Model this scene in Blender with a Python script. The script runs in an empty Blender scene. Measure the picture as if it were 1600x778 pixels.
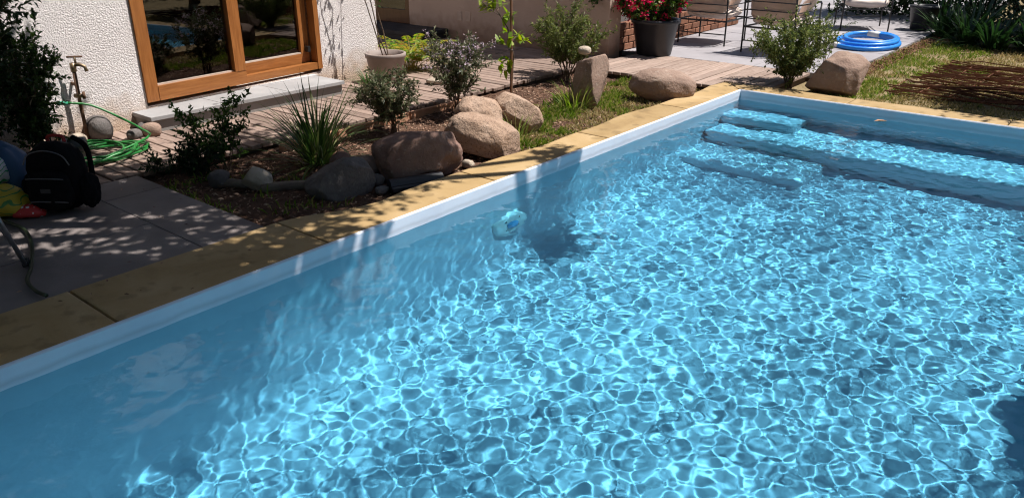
import bpy, bmesh, math, random
import numpy as np
from mathutils import Vector, Matrix, noise

sc = bpy.context.scene
R = math.radians
# ------------------------------------------------------------------ camera
cam = bpy.data.cameras.new('camera')
cam_o = bpy.data.objects.new('camera', cam)
sc.collection.objects.link(cam_o)
sc.camera = cam_o
cam.sensor_width = 36
cam.lens = 36 * 1205 / 1600
cam.clip_end = 500
cam_o.location = (2.96, -7.05, 1.5)
cam_o.rotation_euler = (R(90 - 23.2), 0, R(39.3))
# ------------------------------------------------------------------ sky and sun
SUN_EL = R(62)
SUN_AZ = (0.69, 0.724)
world = bpy.data.worlds.new('World')
sc.world = world
world.use_nodes = True
wn = world.node_tree
sky = wn.nodes.new('ShaderNodeTexSky')
sky.sky_type = 'NISHITA'
sky.sun_disc = False
sky.sun_elevation = SUN_EL
sky.sun_rotation = math.atan2(SUN_AZ[0], SUN_AZ[1])
bgn = wn.nodes['Background']
wn.links.new(sky.outputs[0], bgn.inputs[0])
bgn.inputs[1].default_value = 0.05
sun = bpy.data.lights.new('sun', 'SUN')
sun.energy = 5
sun.angle = R(0.5)
sun.color = (1, .95, .89)
sun.cycles.is_caustics_light = True
sun_o = bpy.data.objects.new('sun', sun)
sc.collection.objects.link(sun_o)
sdir = Vector((SUN_AZ[0] * math.cos(SUN_EL), SUN_AZ[1] * math.cos(SUN_EL), math.sin(SUN_EL)))
sun_o.rotation_euler = sdir.to_track_quat('Z', 'Y').to_euler()
sc.view_settings.view_transform = 'Standard'
sc.view_settings.look = 'None'
sc.view_settings.gamma = 1
sc.view_settings.exposure = 0.55
sc.cycles.use_denoising = True
sc.cycles.filter_width = 1.15
sc.cycles.caustics_refractive = True
sc.cycles.caustics_reflective = False
sc.cycles.adaptive_threshold = .03
sc.cycles.max_bounces = 9
sc.cycles.transmission_bounces = 8
sc.cycles.diffuse_bounces = 3
sc.cycles.transparent_max_bounces = 12
sc.cycles.sample_clamp_indirect = 6

# ================================================================== helpers
def link(o, parent=None):
    sc.collection.objects.link(o)
    if parent is not None:
        o.parent = parent
    return o

def tag(o, label=None, cat=None, group=None, kind=None):
    if label: o['label'] = label
    if cat: o['category'] = cat
    if group: o['group'] = group
    if kind: o['kind'] = kind
    return o

def empty(name, loc, rz=0, label=None, cat=None, group=None, kind=None):
    o = bpy.data.objects.new(name, None)
    o.empty_display_size = .1
    o.location = loc
    o.rotation_euler = (0, 0, rz)
    link(o)
    return tag(o, label, cat, group, kind)

def npmesh(name, V, F, mat=None, smooth=False):
    V = np.asarray(V, np.float32); F = np.asarray(F, np.int32)
    me = bpy.data.meshes.new(name)
    n, k = F.shape
    me.vertices.add(len(V)); me.vertices.foreach_set('co', V.ravel())
    me.loops.add(n * k); me.loops.foreach_set('vertex_index', F.ravel())
    me.polygons.add(n)
    me.polygons.foreach_set('loop_start', np.arange(0, n * k, k, dtype=np.int32))
    me.polygons.foreach_set('use_smooth', np.full(n, smooth))
    me.update(calc_edges=True); me.validate()
    if mat: me.materials.append(mat)
    return me

def ob(name, me, parent=None, loc=(0, 0, 0), rot=(0, 0, 0), kind=None):
    o = bpy.data.objects.new(name, me)
    o.location = loc; o.rotation_euler = rot
    link(o, parent)
    if kind: o['kind'] = kind
    return o

class MB:
    """collects shapes into one mesh"""
    def __init__(s): s.v = []; s.f = []
    def add(s, V, F):
        n = len(s.v)
        s.v += [tuple(map(float, p)) for p in V]; s.f += [tuple(int(i) + n for i in q) for q in F]
        return s
    def box(s, x0, x1, y0, y1, z0, z1):
        return s.add([(x0,y0,z0),(x1,y0,z0),(x1,y1,z0),(x0,y1,z0),(x0,y0,z1),(x1,y0,z1),(x1,y1,z1),(x0,y1,z1)],
                     [(3,2,1,0),(4,5,6,7),(0,1,5,4),(1,2,6,5),(2,3,7,6),(3,0,4,7)])
    def tube(s, pts, rad, seg=8, cap=True, closed=False):
        pts = [Vector(p) for p in pts]
        n = len(pts)
        if not hasattr(rad, '__len__'): rad = [rad] * n
        V = []; F = []
        t0 = (pts[1] - pts[0]).normalized()
        a = t0.orthogonal().normalized()
        for i, p in enumerate(pts):
            if closed: t = (pts[(i + 1) % n] - pts[i - 1]).normalized()
            else: t = (pts[min(i + 1, n - 1)] - pts[max(i - 1, 0)]).normalized()
            a = (a - t * a.dot(t))
            a = a.normalized() if a.length > 1e-6 else t.orthogonal().normalized()
            b = t.cross(a)
            for k in range(seg):
                w = 2 * math.pi * k / seg
                V.append(p + (a * math.cos(w) + b * math.sin(w)) * rad[i])
        for i in range(n if closed else n - 1):
            j = (i + 1) % n
            for k in range(seg):
                m = (k + 1) % seg
                F.append((i*seg+k, i*seg+m, j*seg+m, j*seg+k))
        if cap and not closed:
            F.append(tuple(range(seg))[::-1]); F.append(tuple((n-1)*seg + k for k in range(seg)))
        return s.add(V, F)
    def lathe(s, prof, seg=32, c=(0, 0, 0), axis='z'):
        V = []; F = []
        for (r, z) in prof:
            for k in range(seg):
                w = 2 * math.pi * k / seg
                x, y = r * math.cos(w), r * math.sin(w)
                p = (x, y, z) if axis == 'z' else ((z, x, y) if axis == 'x' else (x, z, y))
                V.append((p[0]+c[0], p[1]+c[1], p[2]+c[2]))
        for i in range(len(prof) - 1):
            for k in range(seg):
                m = (k + 1) % seg
                q = (i*seg+k, i*seg+m, (i+1)*seg+m, (i+1)*seg+k)
                F.append(q if axis != 'y' else q[::-1])
        return s.add(V, F)
    def mesh(s, name, mat=None, smooth=False):
        me = bpy.data.meshes.new(name)
        me.from_pydata(s.v, [], s.f)
        if smooth: me.shade_smooth()
        if mat: me.materials.append(mat)
        return me
    def build(s, name, mat, parent=None, loc=(0,0,0), rot=(0,0,0), smooth=False, kind=None):
        return ob(name, s.mesh(name, mat, smooth), parent, loc, rot, kind)

def bevel_box(name, sx, sy, sz, bev, mat, seg=2, jit=0, rng=None):
    """box centred in x,y with its top at z=0"""
    bm = bmesh.new()
    bmesh.ops.create_cube(bm, size=1)
    for v in bm.verts:
        v.co = Vector((v.co.x * sx, v.co.y * sy, (v.co.z - .5) * sz))
        if jit and rng: v.co += Vector((rng.uniform(-jit, jit), rng.uniform(-jit, jit), rng.uniform(-jit, jit) * .6))
    bmesh.ops.bevel(bm, geom=bm.edges[:], offset=bev, segments=seg, affect='EDGES', profile=.6)
    me = bpy.data.meshes.new(name); bm.to_mesh(me); bm.free()
    me.materials.append(mat)
    return me

# ------------------------------------------------------------------ materials
def new_mat(name):
    m = bpy.data.materials.new(name); m.use_nodes = True
    nt = m.node_tree
    return m, nt, nt.nodes['Principled BSDF'], nt.nodes['Material Output']

def nd(nt, t, **kw):
    n = nt.nodes.new('ShaderNode' + t)
    for k, v in kw.items():
        if k in n.inputs: n.inputs[k].default_value = v
        else: setattr(n, k, v)
    return n

def ramp(nt, stops):
    r = nt.nodes.new('ShaderNodeValToRGB')
    e = r.color_ramp.elements
    while len(e) < len(stops): e.new(.5)
    for el, (p, c) in zip(e, stops):
        el.position = p; el.color = (*c, 1)
    return r

def coords(nt, rand=True, scale=(1, 1, 1), which='Object'):
    tc = nd(nt, 'TexCoord')
    mp = nd(nt, 'Mapping'); mp.inputs['Scale'].default_value = scale
    nt.links.new(tc.outputs[which], mp.inputs['Vector'])
    if rand:
        oi = nd(nt, 'ObjectInfo')
        mu = nd(nt, 'Math', operation='MULTIPLY'); mu.inputs[1].default_value = 37.0
        nt.links.new(oi.outputs['Random'], mu.inputs[0])
        nt.links.new(mu.outputs[0], mp.inputs['Location'])
    return mp.outputs['Vector']

def surf(name, stops, scale=6, detail=8, rough=.85, bump=.4, bscale=60, bdist=.006, stretch=(1, 1, 1),
         rand=True, spec=.3, speck=None, per_obj=0.0, metal=0, coat=0, distort=0, roughness=.6, ridge=0):
    """mottled mineral, wood or fabric surface: layered noise colour plus fine relief"""
    m, nt, b, out = new_mat(name)
    L = nt.links.new
    v = coords(nt, rand, stretch)
    n1 = nd(nt, 'TexNoise', Scale=scale, Detail=detail, Roughness=roughness, Distortion=distort)
    L(v, n1.inputs['Vector'])
    r = ramp(nt, stops); L(n1.outputs['Fac'], r.inputs['Fac'])
    col = r.outputs['Color']
    if speck:
        sscale, scol, thr, amt = speck
        n3 = nd(nt, 'TexNoise', Scale=sscale, Detail=3); L(v, n3.inputs['Vector'])
        mr = nd(nt, 'MapRange'); mr.inputs['From Min'].default_value = thr; mr.inputs['From Max'].default_value = thr + .1
        mr.inputs['To Max'].default_value = amt
        L(n3.outputs['Fac'], mr.inputs['Value'])
        mx = nd(nt, 'MixRGB'); mx.inputs['Color2'].default_value = (*scol, 1)
        L(mr.outputs[0], mx.inputs['Fac']); L(col, mx.inputs['Color1']); col = mx.outputs['Color']
    if per_obj:
        oi = nd(nt, 'ObjectInfo')
        mr = nd(nt, 'MapRange'); mr.inputs['To Min'].default_value = 1 - per_obj; mr.inputs['To Max'].default_value = 1 + per_obj
        L(oi.outputs['Random'], mr.inputs['Value'])
        hs = nd(nt, 'HueSaturation'); L(mr.outputs[0], hs.inputs['Value']); L(col, hs.inputs['Color']); col = hs.outputs['Color']
    L(col, b.inputs['Base Color'])
    b.inputs['Roughness'].default_value = rough
    b.inputs['Specular IOR Level'].default_value = spec
    b.inputs['Metallic'].default_value = metal
    if coat: b.inputs['Coat Weight'].default_value = coat; b.inputs['Coat Roughness'].default_value = .15
    if bump:
        n2 = nd(nt, 'TexNoise', Scale=bscale, Detail=6, Roughness=.65); L(v, n2.inputs['Vector'])
        bp = nd(nt, 'Bump', Strength=bump, Distance=bdist)
        L(n2.outputs['Fac'], bp.inputs['Height']); L(bp.outputs['Normal'], b.inputs['Normal'])
        if ridge:   # cracks and broken faces
            n5 = nd(nt, 'TexNoise', noise_type='RIDGED_MULTIFRACTAL', Scale=ridge, Detail=4); L(v, n5.inputs['Vector'])
            b2 = nd(nt, 'Bump', Strength=.7, Distance=.022); b2.invert = True
            L(n5.outputs['Fac'], b2.inputs['Height']); L(b2.outputs['Normal'], bp.inputs['Normal'])
    return m

def plain(name, c, rough=.5, metal=0, spec=.5, var=.12, scale=12, bump=0.0):
    lo = tuple(x * (1 - var) for x in c); hi = tuple(x * (1 + var) for x in c)
    return surf(name, [(.3, lo), (.7, hi)], scale=scale, rough=rough, bump=bump, spec=spec, metal=metal, rand=True)

def leafmat(name, cols, trans=.35, rough=.5, spec=.35, tcol=None):
    """leaf: colour differs from leaf to leaf, some light passes through"""
    m, nt, b, out = new_mat(name)
    L = nt.links.new
    g = nd(nt, 'NewGeometry')
    r = ramp(nt, [(i / (len(cols) - 1), c) for i, c in enumerate(cols)])
    L(g.outputs['Random Per Island'], r.inputs['Fac'])
    L(r.outputs['Color'], b.inputs['Base Color'])
    b.inputs['Roughness'].default_value = rough
    b.inputs['Specular IOR Level'].default_value = spec
    t = nd(nt, 'BsdfTranslucent')
    hs = nd(nt, 'HueSaturation'); hs.inputs['Saturation'].default_value = 1.15; hs.inputs['Value'].default_value = 1.5
    L(r.outputs['Color'], hs.inputs['Color']); L(hs.outputs['Color'], t.inputs['Color'])
    mx = nd(nt, 'MixShader'); mx.inputs['Fac'].default_value = trans
    L(b.outputs[0], mx.inputs[1]); L(t.outputs[0], mx.inputs[2]); L(mx.outputs[0], out.inputs['Surface'])
    return m

MAT = {}
MAT['paint'] = surf('pool_paint', [(.2, (.60, .64, .74)), (.5, (.68, .72, .81)), (.8, (.73, .77, .85))], scale=3.5, rough=.55, bump=.12, bscale=30, bdist=.004, rand=False)
def waterline(m, z, w):
    nt = m.node_tree; L = nt.links.new
    b = nt.nodes['Principled BSDF']; src = b.inputs['Base Color'].links[0].from_socket
    tc = nd(nt, 'TexCoord'); sx = nd(nt, 'SeparateXYZ'); L(tc.outputs['Object'], sx.inputs[0])
    n = nd(nt, 'TexNoise', Scale=5, Detail=6); L(tc.outputs['Object'], n.inputs['Vector'])
    a = nd(nt, 'Math', operation='MULTIPLY_ADD'); a.inputs[1].default_value = -.03; L(n.outputs['Fac'], a.inputs[0]); L(sx.outputs['Z'], a.inputs[2])
    d = nd(nt, 'Math', operation='SUBTRACT'); d.inputs[1].default_value = z - .015; L(a.outputs[0], d.inputs[0])
    ab = nd(nt, 'Math', operation='ABSOLUTE'); L(d.outputs[0], ab.inputs[0])
    mr = nd(nt, 'MapRange'); mr.inputs['From Min'].default_value = 0; mr.inputs['From Max'].default_value = w; mr.inputs['To Min'].default_value = .38; mr.inputs['To Max'].default_value = 0
    L(ab.outputs[0], mr.inputs['Value'])
    mx = nd(nt, 'MixRGB'); mx.inputs['Color2'].default_value = (.33, .33, .36, 1); L(mr.outputs[0], mx.inputs['Fac']); L(src, mx.inputs['Color1']); L(mx.outputs['Color'], b.inputs['Base Color'])
waterline(MAT['paint'], -.066, .02)
MAT['step_paint_lifted'] = surf('pool_step_paint_lifted', [(.25, (.70, .74, .82)), (.75, (.78, .81, .88))], scale=4, rough=.55, bump=.1, bscale=30, rand=False)  # basin paint made lighter, standing in for scattered light on shaded risers
MAT['coping'] = surf('ochre_coping', [(.2, (.27, .175, .08)), (.45, (.385, .262, .122)), (.6, (.43, .302, .155)), (.8, (.49, .37, .21))], scale=2.6, rough=.75, bump=.35, bscale=70, bdist=.004, speck=(9, (.22, .15, .07), .56, .55), per_obj=.10, distort=.6)
MAT['soil'] = surf('bark_soil', [(.25, (.04, .021, .014)), (.5, (.11, .058, .036)), (.8, (.22, .13, .085))], scale=9, detail=12, rough=.95, bump=1, bscale=80, bdist=.02, rand=False, roughness=.75)
MAT['lawn_soil'] = surf('dry_lawn_soil', [(.3, (.16, .115, .055)), (.55, (.28, .215, .115)), (.8, (.38, .30, .18))], scale=7, detail=12, rough=.95, bump=1, bscale=90, bdist=.015, rand=False, roughness=.75)
MAT['deck'] = surf('weathered_deck_wood', [(.2, (.15, .10, .082)), (.5, (.265, .19, .155)), (.8, (.38, .29, .25))], scale=5, stretch=(1, 9, 9), rough=.8, bump=.5, bscale=22, bdist=.004, per_obj=.2)
MAT['deck_y'] = surf('weathered_deck_wood_crosswise', [(.2, (.22, .155, .125)), (.5, (.34, .25, .205)), (.8, (.45, .35, .30))], scale=5, stretch=(9, 1, 9), rough=.8, bump=.5, bscale=22, bdist=.004, per_obj=.16)
MAT['joist'] = plain('joist_wood', (.10, .07, .05), .9)
MAT['paving'] = surf('grey_paving', [(.25, (.145, .122, .118)), (.5, (.21, .18, .172)), (.75, (.28, .245, .235))], scale=2.2, detail=10, rough=.8, bump=.35, bscale=120, bdist=.003, per_obj=.05, speck=(60, (.2, .18, .18), .62, .5))
MAT['patio'] = surf('grey_patio_stone', [(.25, (.25, .235, .25)), (.75, (.36, .34, .355))], scale=1.8, detail=10, rough=.75, bump=.3, bscale=90, bdist=.003, per_obj=.07)
MAT['step'] = surf('grey_step_stone', [(.25, (.26, .255, .26)), (.75, (.40, .39, .39))], scale=3, detail=10, rough=.7, bump=.3, bscale=70, bdist=.003)
MAT['riser'] = surf('grey_riser_stone', [(.25, (.20, .19, .18)), (.75, (.29, .275, .26))], scale=3, detail=10, rough=.8, bump=.3, bscale=70, bdist=.003)
MAT['black_metal'] = plain('black_metal', (.015, .015, .016), .45, spec=.5)
MAT['black_plastic'] = surf('black_plastic', [(.3, (.012, .013, .018)), (.7, (.022, .023, .03))], scale=5, rough=.42, bump=.1, bscale=50, spec=.5)
MAT['cloth'] = surf('beige_cushion_cloth', [(.3, (.50, .36, .27)), (.7, (.62, .47, .37))], scale=5, rough=.9, bump=.3, bscale=300, bdist=.001)
MAT['cloth_white'] = surf('cream_cushion_cloth', [(.3, (.66, .55, .48)), (.7, (.76, .66, .6))], scale=5, rough=.9, bump=.3, bscale=300, bdist=.001)

def stucco_mat(name, c1, c2, scale=82, strength=.8, dist=.0075, stain=(.5, .33, .2)):
    m, nt, b, out = new_mat(name)
    L = nt.links.new
    v = coords(nt, False)
    n = nd(nt, 'TexNoise', Scale=2.2, Detail=6); L(v, n.inputs['Vector'])
    r = ramp(nt, [(.3, c1), (.7, c2)]); L(n.outputs['Fac'], r.inputs['Fac'])
    # splashed soil along the foot of the wall
    sx = nd(nt, 'SeparateXYZ'); L(v, sx.inputs[0])
    n4 = nd(nt, 'TexNoise', Scale=9, Detail=6); L(v, n4.inputs['Vector'])
    ad = nd(nt, 'Math', operation='MULTIPLY_ADD'); ad.inputs[1].default_value = -.34; L(n4.outputs['Fac'], ad.inputs[0]); L(sx.outputs['Z'], ad.inputs[2])
    mr = nd(nt, 'MapRange'); mr.inputs['From Min'].default_value = -.12; mr.inputs['From Max'].default_value = .14; mr.inputs['To Min'].default_value = .75; mr.inputs['To Max'].default_value = 0
    L(ad.outputs[0], mr.inputs['Value'])
    mx = nd(nt, 'MixRGB'); mx.inputs['Color2'].default_value = (*stain, 1)
    L(mr.outputs[0], mx.inputs['Fac']); L(r.outputs['Color'], mx.inputs['Color1'])
    L(mx.outputs['Color'], b.inputs['Base Color'])
    b.inputs['Roughness'].default_value = .9; b.inputs['Specular IOR Level'].default_value = .15
    nb = nd(nt, 'TexNoise', Scale=scale, Detail=2.5, Roughness=.5, Distortion=.7); L(v, nb.inputs['Vector'])
    rr = nd(nt, 'MapRange', interpolation_type='SMOOTHSTEP'); rr.inputs['From Min'].default_value = .36; rr.inputs['From Max'].default_value = .6; L(nb.outputs['Fac'], rr.inputs['Value'])
    bp = nd(nt, 'Bump', Strength=strength, Distance=dist)
    L(rr.outputs[0], bp.inputs['Height']); L(bp.outputs['Normal'], b.inputs['Normal'])
    return m
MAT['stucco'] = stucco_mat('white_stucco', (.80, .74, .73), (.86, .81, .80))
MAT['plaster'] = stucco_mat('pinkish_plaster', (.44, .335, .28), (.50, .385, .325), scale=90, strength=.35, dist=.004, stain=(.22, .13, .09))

def wood_mat(name, c1, c2, axis):
    st = {'z': (14, 14, 1.2), 'y': (14, 1.2, 14), 'x': (1.2, 14, 14)}[axis]
    return surf(name, [(.25, c1), (.75, c2)], scale=4, stretch=st, detail=6, rough=.42, bump=.12, bscale=12, bdist=.002, spec=.4, coat=.25, rand=True, distort=.5)
MAT['oak_z'] = wood_mat('varnished_wood_upright', (.22, .072, .016), (.42, .165, .046), 'z')
MAT['oak_y'] = wood_mat('varnished_wood_level', (.22, .072, .016), (.42, .165, .046), 'y')
MAT['dark_oak'] = wood_mat('dark_door_wood', (.10, .045, .02), (.16, .075, .035), 'z')

m, nt, b, out = new_mat('window_glass')
nt.nodes.remove(b)
fr = nd(nt, 'Fresnel', IOR=2.05); tr = nd(nt, 'BsdfTransparent'); tr.inputs['Color'].default_value = (.62, .66, .66, 1)
gl = nd(nt, 'BsdfGlossy', Roughness=.0); mx = nd(nt, 'MixShader')
nt.links.new(fr.outputs[0], mx.inputs[0]); nt.links.new(tr.outputs[0], mx.inputs[1]); nt.links.new(gl.outputs[0], mx.inputs[2]); nt.links.new(mx.outputs[0], out.inputs[0])
MAT['glass'] = m

m, nt, b, out = new_mat('pool_water')
nt.nodes.remove(b)
fr = nd(nt, 'Fresnel', IOR=1.33)
rf = nd(nt, 'BsdfRefraction', IOR=1.33, Roughness=0.0); rf.inputs['Color'].default_value = (.435, .85, 1.0, 1)
gl = nd(nt, 'BsdfGlossy', Roughness=.0); mx = nd(nt, 'MixShader')
nt.links.new(fr.outputs[0], mx.inputs[0]); nt.links.new(rf.outputs[0], mx.inputs[1]); nt.links.new(gl.outputs[0], mx.inputs[2]); nt.links.new(mx.outputs[0], out.inputs[0])
MAT['water'] = m

# ================================================================== setting
PW, PL = 3.8, 6.72           # pool width (x) and length (-y)
WATER_Z = -.09
rng = np.random.default_rng(11)
rnd = random.Random(5)

# ground: one sheet to the horizon with the pool cut out of it
gx = [-160, -.25, PW + .25, 160]; gy = [-160, -PL - .25, .25, 160]
gv = [(x, y, -.10) for y in gy for x in gx]
gf = [(j*4+i, j*4+i+1, (j+1)*4+i+1, (j+1)*4+i) for j in range(3) for i in range(3) if not (i == 1 and j == 1)]
me = bpy.data.meshes.new('ground'); me.from_pydata(gv, [], gf); me.materials.append(MAT['lawn_soil'])
ob('ground', me, kind='structure')

def terrain(name, x0, x1, y0, y1, z, amp, step, mat, seed=0):
    nx = max(2, int((x1-x0)/step)); ny = max(2, int((y1-y0)/step))
    V = []
    for j in range(ny + 1):
        for i in range(nx + 1):
            x = x0 + (x1-x0)*i/nx; y = y0 + (y1-y0)*j/ny
            n = noise.noise((x*1.7+seed, y*1.7, 0)) + .5*noise.noise((x*6, y*6+seed, 3)) + .28*noise.noise((x*21, y*21, 7+seed))
            V.append((x, y, z + amp * n))
    F = [(j*(nx+1)+i, j*(nx+1)+i+1, (j+1)*(nx+1)+i+1, (j+1)*(nx+1)+i) for j in range(ny) for i in range(nx)]
    return npmesh(name, V, F, mat, True)
def bed_z(x, y):
    n = noise.noise((x*1.7, y*1.7, 0)) + .5*noise.noise((x*6, y*6, 3))
    return -.065 + .022 * n
ob('garden_bed', terrain('garden_bed', -1.98, -.25, -4.98, .12, -.065, .022, .03, MAT['soil']), kind='structure')
ob('lawn', terrain('lawn', .40, 5.2, .26, 7.5, -.045, .02, .05, MAT['lawn_soil'], 4), kind='structure')

# ------------------------------------------------------------------ pool
pool = empty('swimming_pool', (0, 0, 0), 0, 'rectangular pool with lilac white plaster walls and ochre coping', 'swimming pool')
def depth(y): return 1.02 + (-y) / PL * .53
mb = MB()
rings = [(-.016, -.05, None), (-.016, -.002, None), (-.013, .003, None), (-.006, .003, None), (0, -.005, None), (0, -.5, None)]
rad = .3
V = []; F = []
def ring(ins, zf):
    return [(ins, -PL+ins, zf(-PL)), (PW-ins, -PL+ins, zf(-PL)), (PW-ins, -ins, zf(0)), (ins, -ins, zf(0))]
for ins, z, _ in rings: V += ring(ins, lambda y, z=z: z)
for k in range(9):
    a = math.pi/2 * k/8
    V += ring(rad*(1-math.cos(a)), lambda y, a=a: -depth(y) + rad*(1-math.sin(a)))
nr = len(V)//4
for i in range(nr-1):
    for k in range(4):
        m_ = (k+1) % 4
        F.append((i*4+k, (i+1)*4+k, (i+1)*4+m_, i*4+m_))
F.append(tuple((nr-1)*4+k for k in range(4)))
mb.add(V, F)
shell = mb.build('basin', MAT['paint'], pool)
shell.cycles.is_caustics_receiver = True
def pool_step(name, x0, x1, y0, y1, z):
    d = 1.6
    me = bevel_box(name, x1-x0, y1-y0, d, .075, MAT['step_paint_lifted'], 5)
    o = ob(name, me, pool, ((x0+x1)/2, (y0+y1)/2, z))
    o.cycles.is_caustics_receiver = True
pool_step('bench', .004, PW-.004, -.74, .05, -.63)
pool_step('step', -.03, .68, -.40, .06, -.37)
pool_step('step', -.04, 1.12, -1.28, -.70, -.93)

# coping slabs, cast with an uneven outer edge where they meet the bed
def slab(poly, z0, z1, bev, mat, name, parent, extra=None):
    cx = sum(p[0] for p in poly)/len(poly); cy = sum(p[1] for p in poly)/len(poly)
    bm = bmesh.new()
    vs = [bm.verts.new((p[0]-cx, p[1]-cy, z1)) for p in poly]
    f = bm.faces.new(vs)
    if f.normal.z < 0: f.normal_flip()
    r = bmesh.ops.extrude_face_region(bm, geom=[f])
    for v in [g for g in r['geom'] if isinstance(g, bmesh.types.BMVert)]: v.co.z = z0
    bmesh.ops.recalc_face_normals(bm, faces=bm.faces[:])
    top = [e for e in bm.edges if all(abs(v.co.z - z1) < 1e-5 for v in e.verts)]
    bmesh.ops.bevel(bm, geom=top, offset=bev, segments=2, affect='EDGES', profile=.6)
    me = bpy.data.meshes.new(name); bm.to_mesh(me); bm.free(); me.materials.append(mat)
    return ob(name, me, parent, (cx, cy, 0))
IN = -.012
def outer_left(y):
    w = .47 if y < -4.75 else (.47 - .155*min(1, (y+4.75)/.45)**.8)
    if y > -4.8: w += .02*math.sin(y*3.1) + .012*math.sin(y*7.7+1)
    return -w
ys = [-8.0, -7.05, -5.93, -4.86, -3.57, -2.27, -1.02]
for a, c in zip(ys, ys[1:] + [None]):
    g = .004
    if c is None:
        yy = np.linspace(a+g, .0, 9)
        poly = [(IN, a+g), (IN, -IN-.002)] + [(-.29, .29)] + [(outer_left(y), y) for y in yy[::-1]]
    else:
        yy = np.linspace(a+g, c-g, 10)
        poly = [(IN, a+g), (IN, c-g)] + [(outer_left(y), y) for y in yy[::-1]]
    slab(poly, -.11, 0, .011, MAT['coping'], 'coping_slab', pool)
xs = [None, .97, 2.2, 3.3, PW+.35]
for a, c in zip(xs, xs[1:]):
    g = .004
    top = .30
    if a is None: poly = [(-.010, .014), (c-g, .012)] + [(x, top + .012*math.sin(x*5)) for x in np.linspace(c-g, -.284, 7)]
    else: poly = [(a+g, .012), (c-g, .012)] + [(x, top + .012*math.sin(x*5)) for x in np.linspace(c-g, a+g, 7)]
    slab(poly, -.11, 0, .011, MAT['coping'], 'coping_slab', pool)
for a, c in zip([-7.0, -5.8, -4.5, -3.2, -1.9, -.7], [-5.8, -4.5, -3.2, -1.9, -.7, .010]):
    slab([(PW+.012, a+.004), (PW+.34, a+.004), (PW+.34, c-.004), (PW+.012, c-.004)], -.11, 0, .011, MAT['coping'], 'coping_slab', pool)
slab([(IN+.004, -PL-.016), (IN+.004, -8), (PW+.34, -8), (PW+.34, -7.004), (PW+.010, -7.004), (PW+.010, -PL-.016)], -.11, 0, .011, MAT['coping'], 'coping_slab', pool)

# water surface: many small crossing ripples
dx = .0083
nx = int(PW/dx); ny = int(PL/dx)
X, Y = np.meshgrid(np.linspace(-.006, PW+.006, nx+1), np.linspace(-PL-.006, .006, ny+1))
Z = np.zeros_like(X)
wr = np.random.default_rng(3)
for i in range(80):
    lam = math.exp(wr.uniform(math.log(.043), math.log(.27))); k = 2*math.pi/lam
    a = wr.uniform(0, 2*math.pi)
    s = wr.uniform(.5, 1) * .030 * (1 if lam < .16 else (.16/lam)**.35)
    Z += s/k * .245 * np.sin(k*(X*math.cos(a)+Y*math.sin(a)) + .35*np.sin(1.3*X+wr.uniform(0,6)) + wr.uniform(0, 6.28))
# the ripples are livelier in some places than in others
patch = .88 + .12*np.sin(X*1.1+.7)*np.sin(Y*.9+1.9) + .09*np.sin(X*2.7+Y*1.8) + .08*np.sin(X*4.3-Y*3.1+1)
patch *= 1 + .6*np.clip((Y + 2.0)/1.5, 0, 1)
Z *= patch
V = np.stack([X, Y, Z + WATER_Z], -1).reshape(-1, 3)
I = np.arange((nx+1)*(ny+1)).reshape(ny+1, nx+1)
F = np.stack([I[:-1, :-1], I[:-1, 1:], I[1:, 1:], I[1:, :-1]], -1).reshape(-1, 4)
water = ob('water', npmesh('water', V, F, MAT['water'], True), kind='structure')
water.cycles.is_caustics_caster = True

# underwater lamp on the long wall
pl_ = empty('pool_light', (0.0, -3.46, -.66), 0, 'round white underwater lamp with blue lens on the pool wall', 'pool light')
wp = plain('white_pool_plastic', (.85, .86, .86), .4)
bl = plain('blue_lens', (.10, .42, .75), .2)
o1 = MB().lathe([(0, .03), (.135, .03), (.158, .024), (.17, .008), (.17, -.01)], 40, axis='x').build('rim', wp, pl_, smooth=True)
o2 = MB().lathe([(0, .052), (.03, .05), (.048, .042), (.056, .028)], 32, axis='x').build('lens', bl, pl_, smooth=True)
for k in range(4):
    a = math.pi/4 + k*math.pi/2
    MB().lathe([(0, .034), (.008, .033), (.008, .026)], 10, c=(0, .09*math.cos(a), .09*math.sin(a)), axis='x').build('screw', MAT['black_metal'], o1)
for o in (o1, o2): o.cycles.is_caustics_receiver = True

# ------------------------------------------------------------------ decking
deck = MB().box(-3.0, -1.93, -6.6, .7, -.14, -.05).box(-5.6, -3.06, -1.6, .7, -.14, -.05).box(-1.9, -.34, .12, 1.28, -.14, -.05).box(-.34, .16, .36, 1.28, -.14, -.05).build('timber_deck', MAT['joist'], kind='structure')
planks = [bevel_box('plank', 1.30, .088, .032, .004, MAT['deck'], 1, .002, rnd) for _ in range(4)]
planks_long = [bevel_box('plank', 2.55, .088, .032, .004, MAT['deck'], 1, .002, rnd) for _ in range(3)]
planks_y = [bevel_box('plank', .094, 1.27, .032, .004, MAT['deck_y'], 1, .002, rnd) for _ in range(3)]
y = -6.6; i = 0
while y < .70:
    ob('plank', planks[i % 4], deck, (-1.885-.65 + rnd.uniform(-.012, .012), y, rnd.uniform(-.004, .002)), (rnd.uniform(-.006, .006), rnd.uniform(-.003, .003), rnd.uniform(-.006, .006)))
    if y > -1.5: ob('plank', planks_long[i % 3], deck, (-3.2-1.28, y + rnd.uniform(-.004, .004), rnd.uniform(-.004, .002)), (0, 0, rnd.uniform(-.004, .004)))
    y += .0985; i += 1
for k in range(5):
    ob('plank', bevel_box('plank', .094, .985, .032, .004, MAT['deck_y'], 1, .002, rnd), deck, (-.275 + k*.104, .325+.4925, rnd.uniform(-.004, .002)), (0, 0, rnd.uniform(-.004, .004)))
x = -1.835; i = 0
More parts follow.
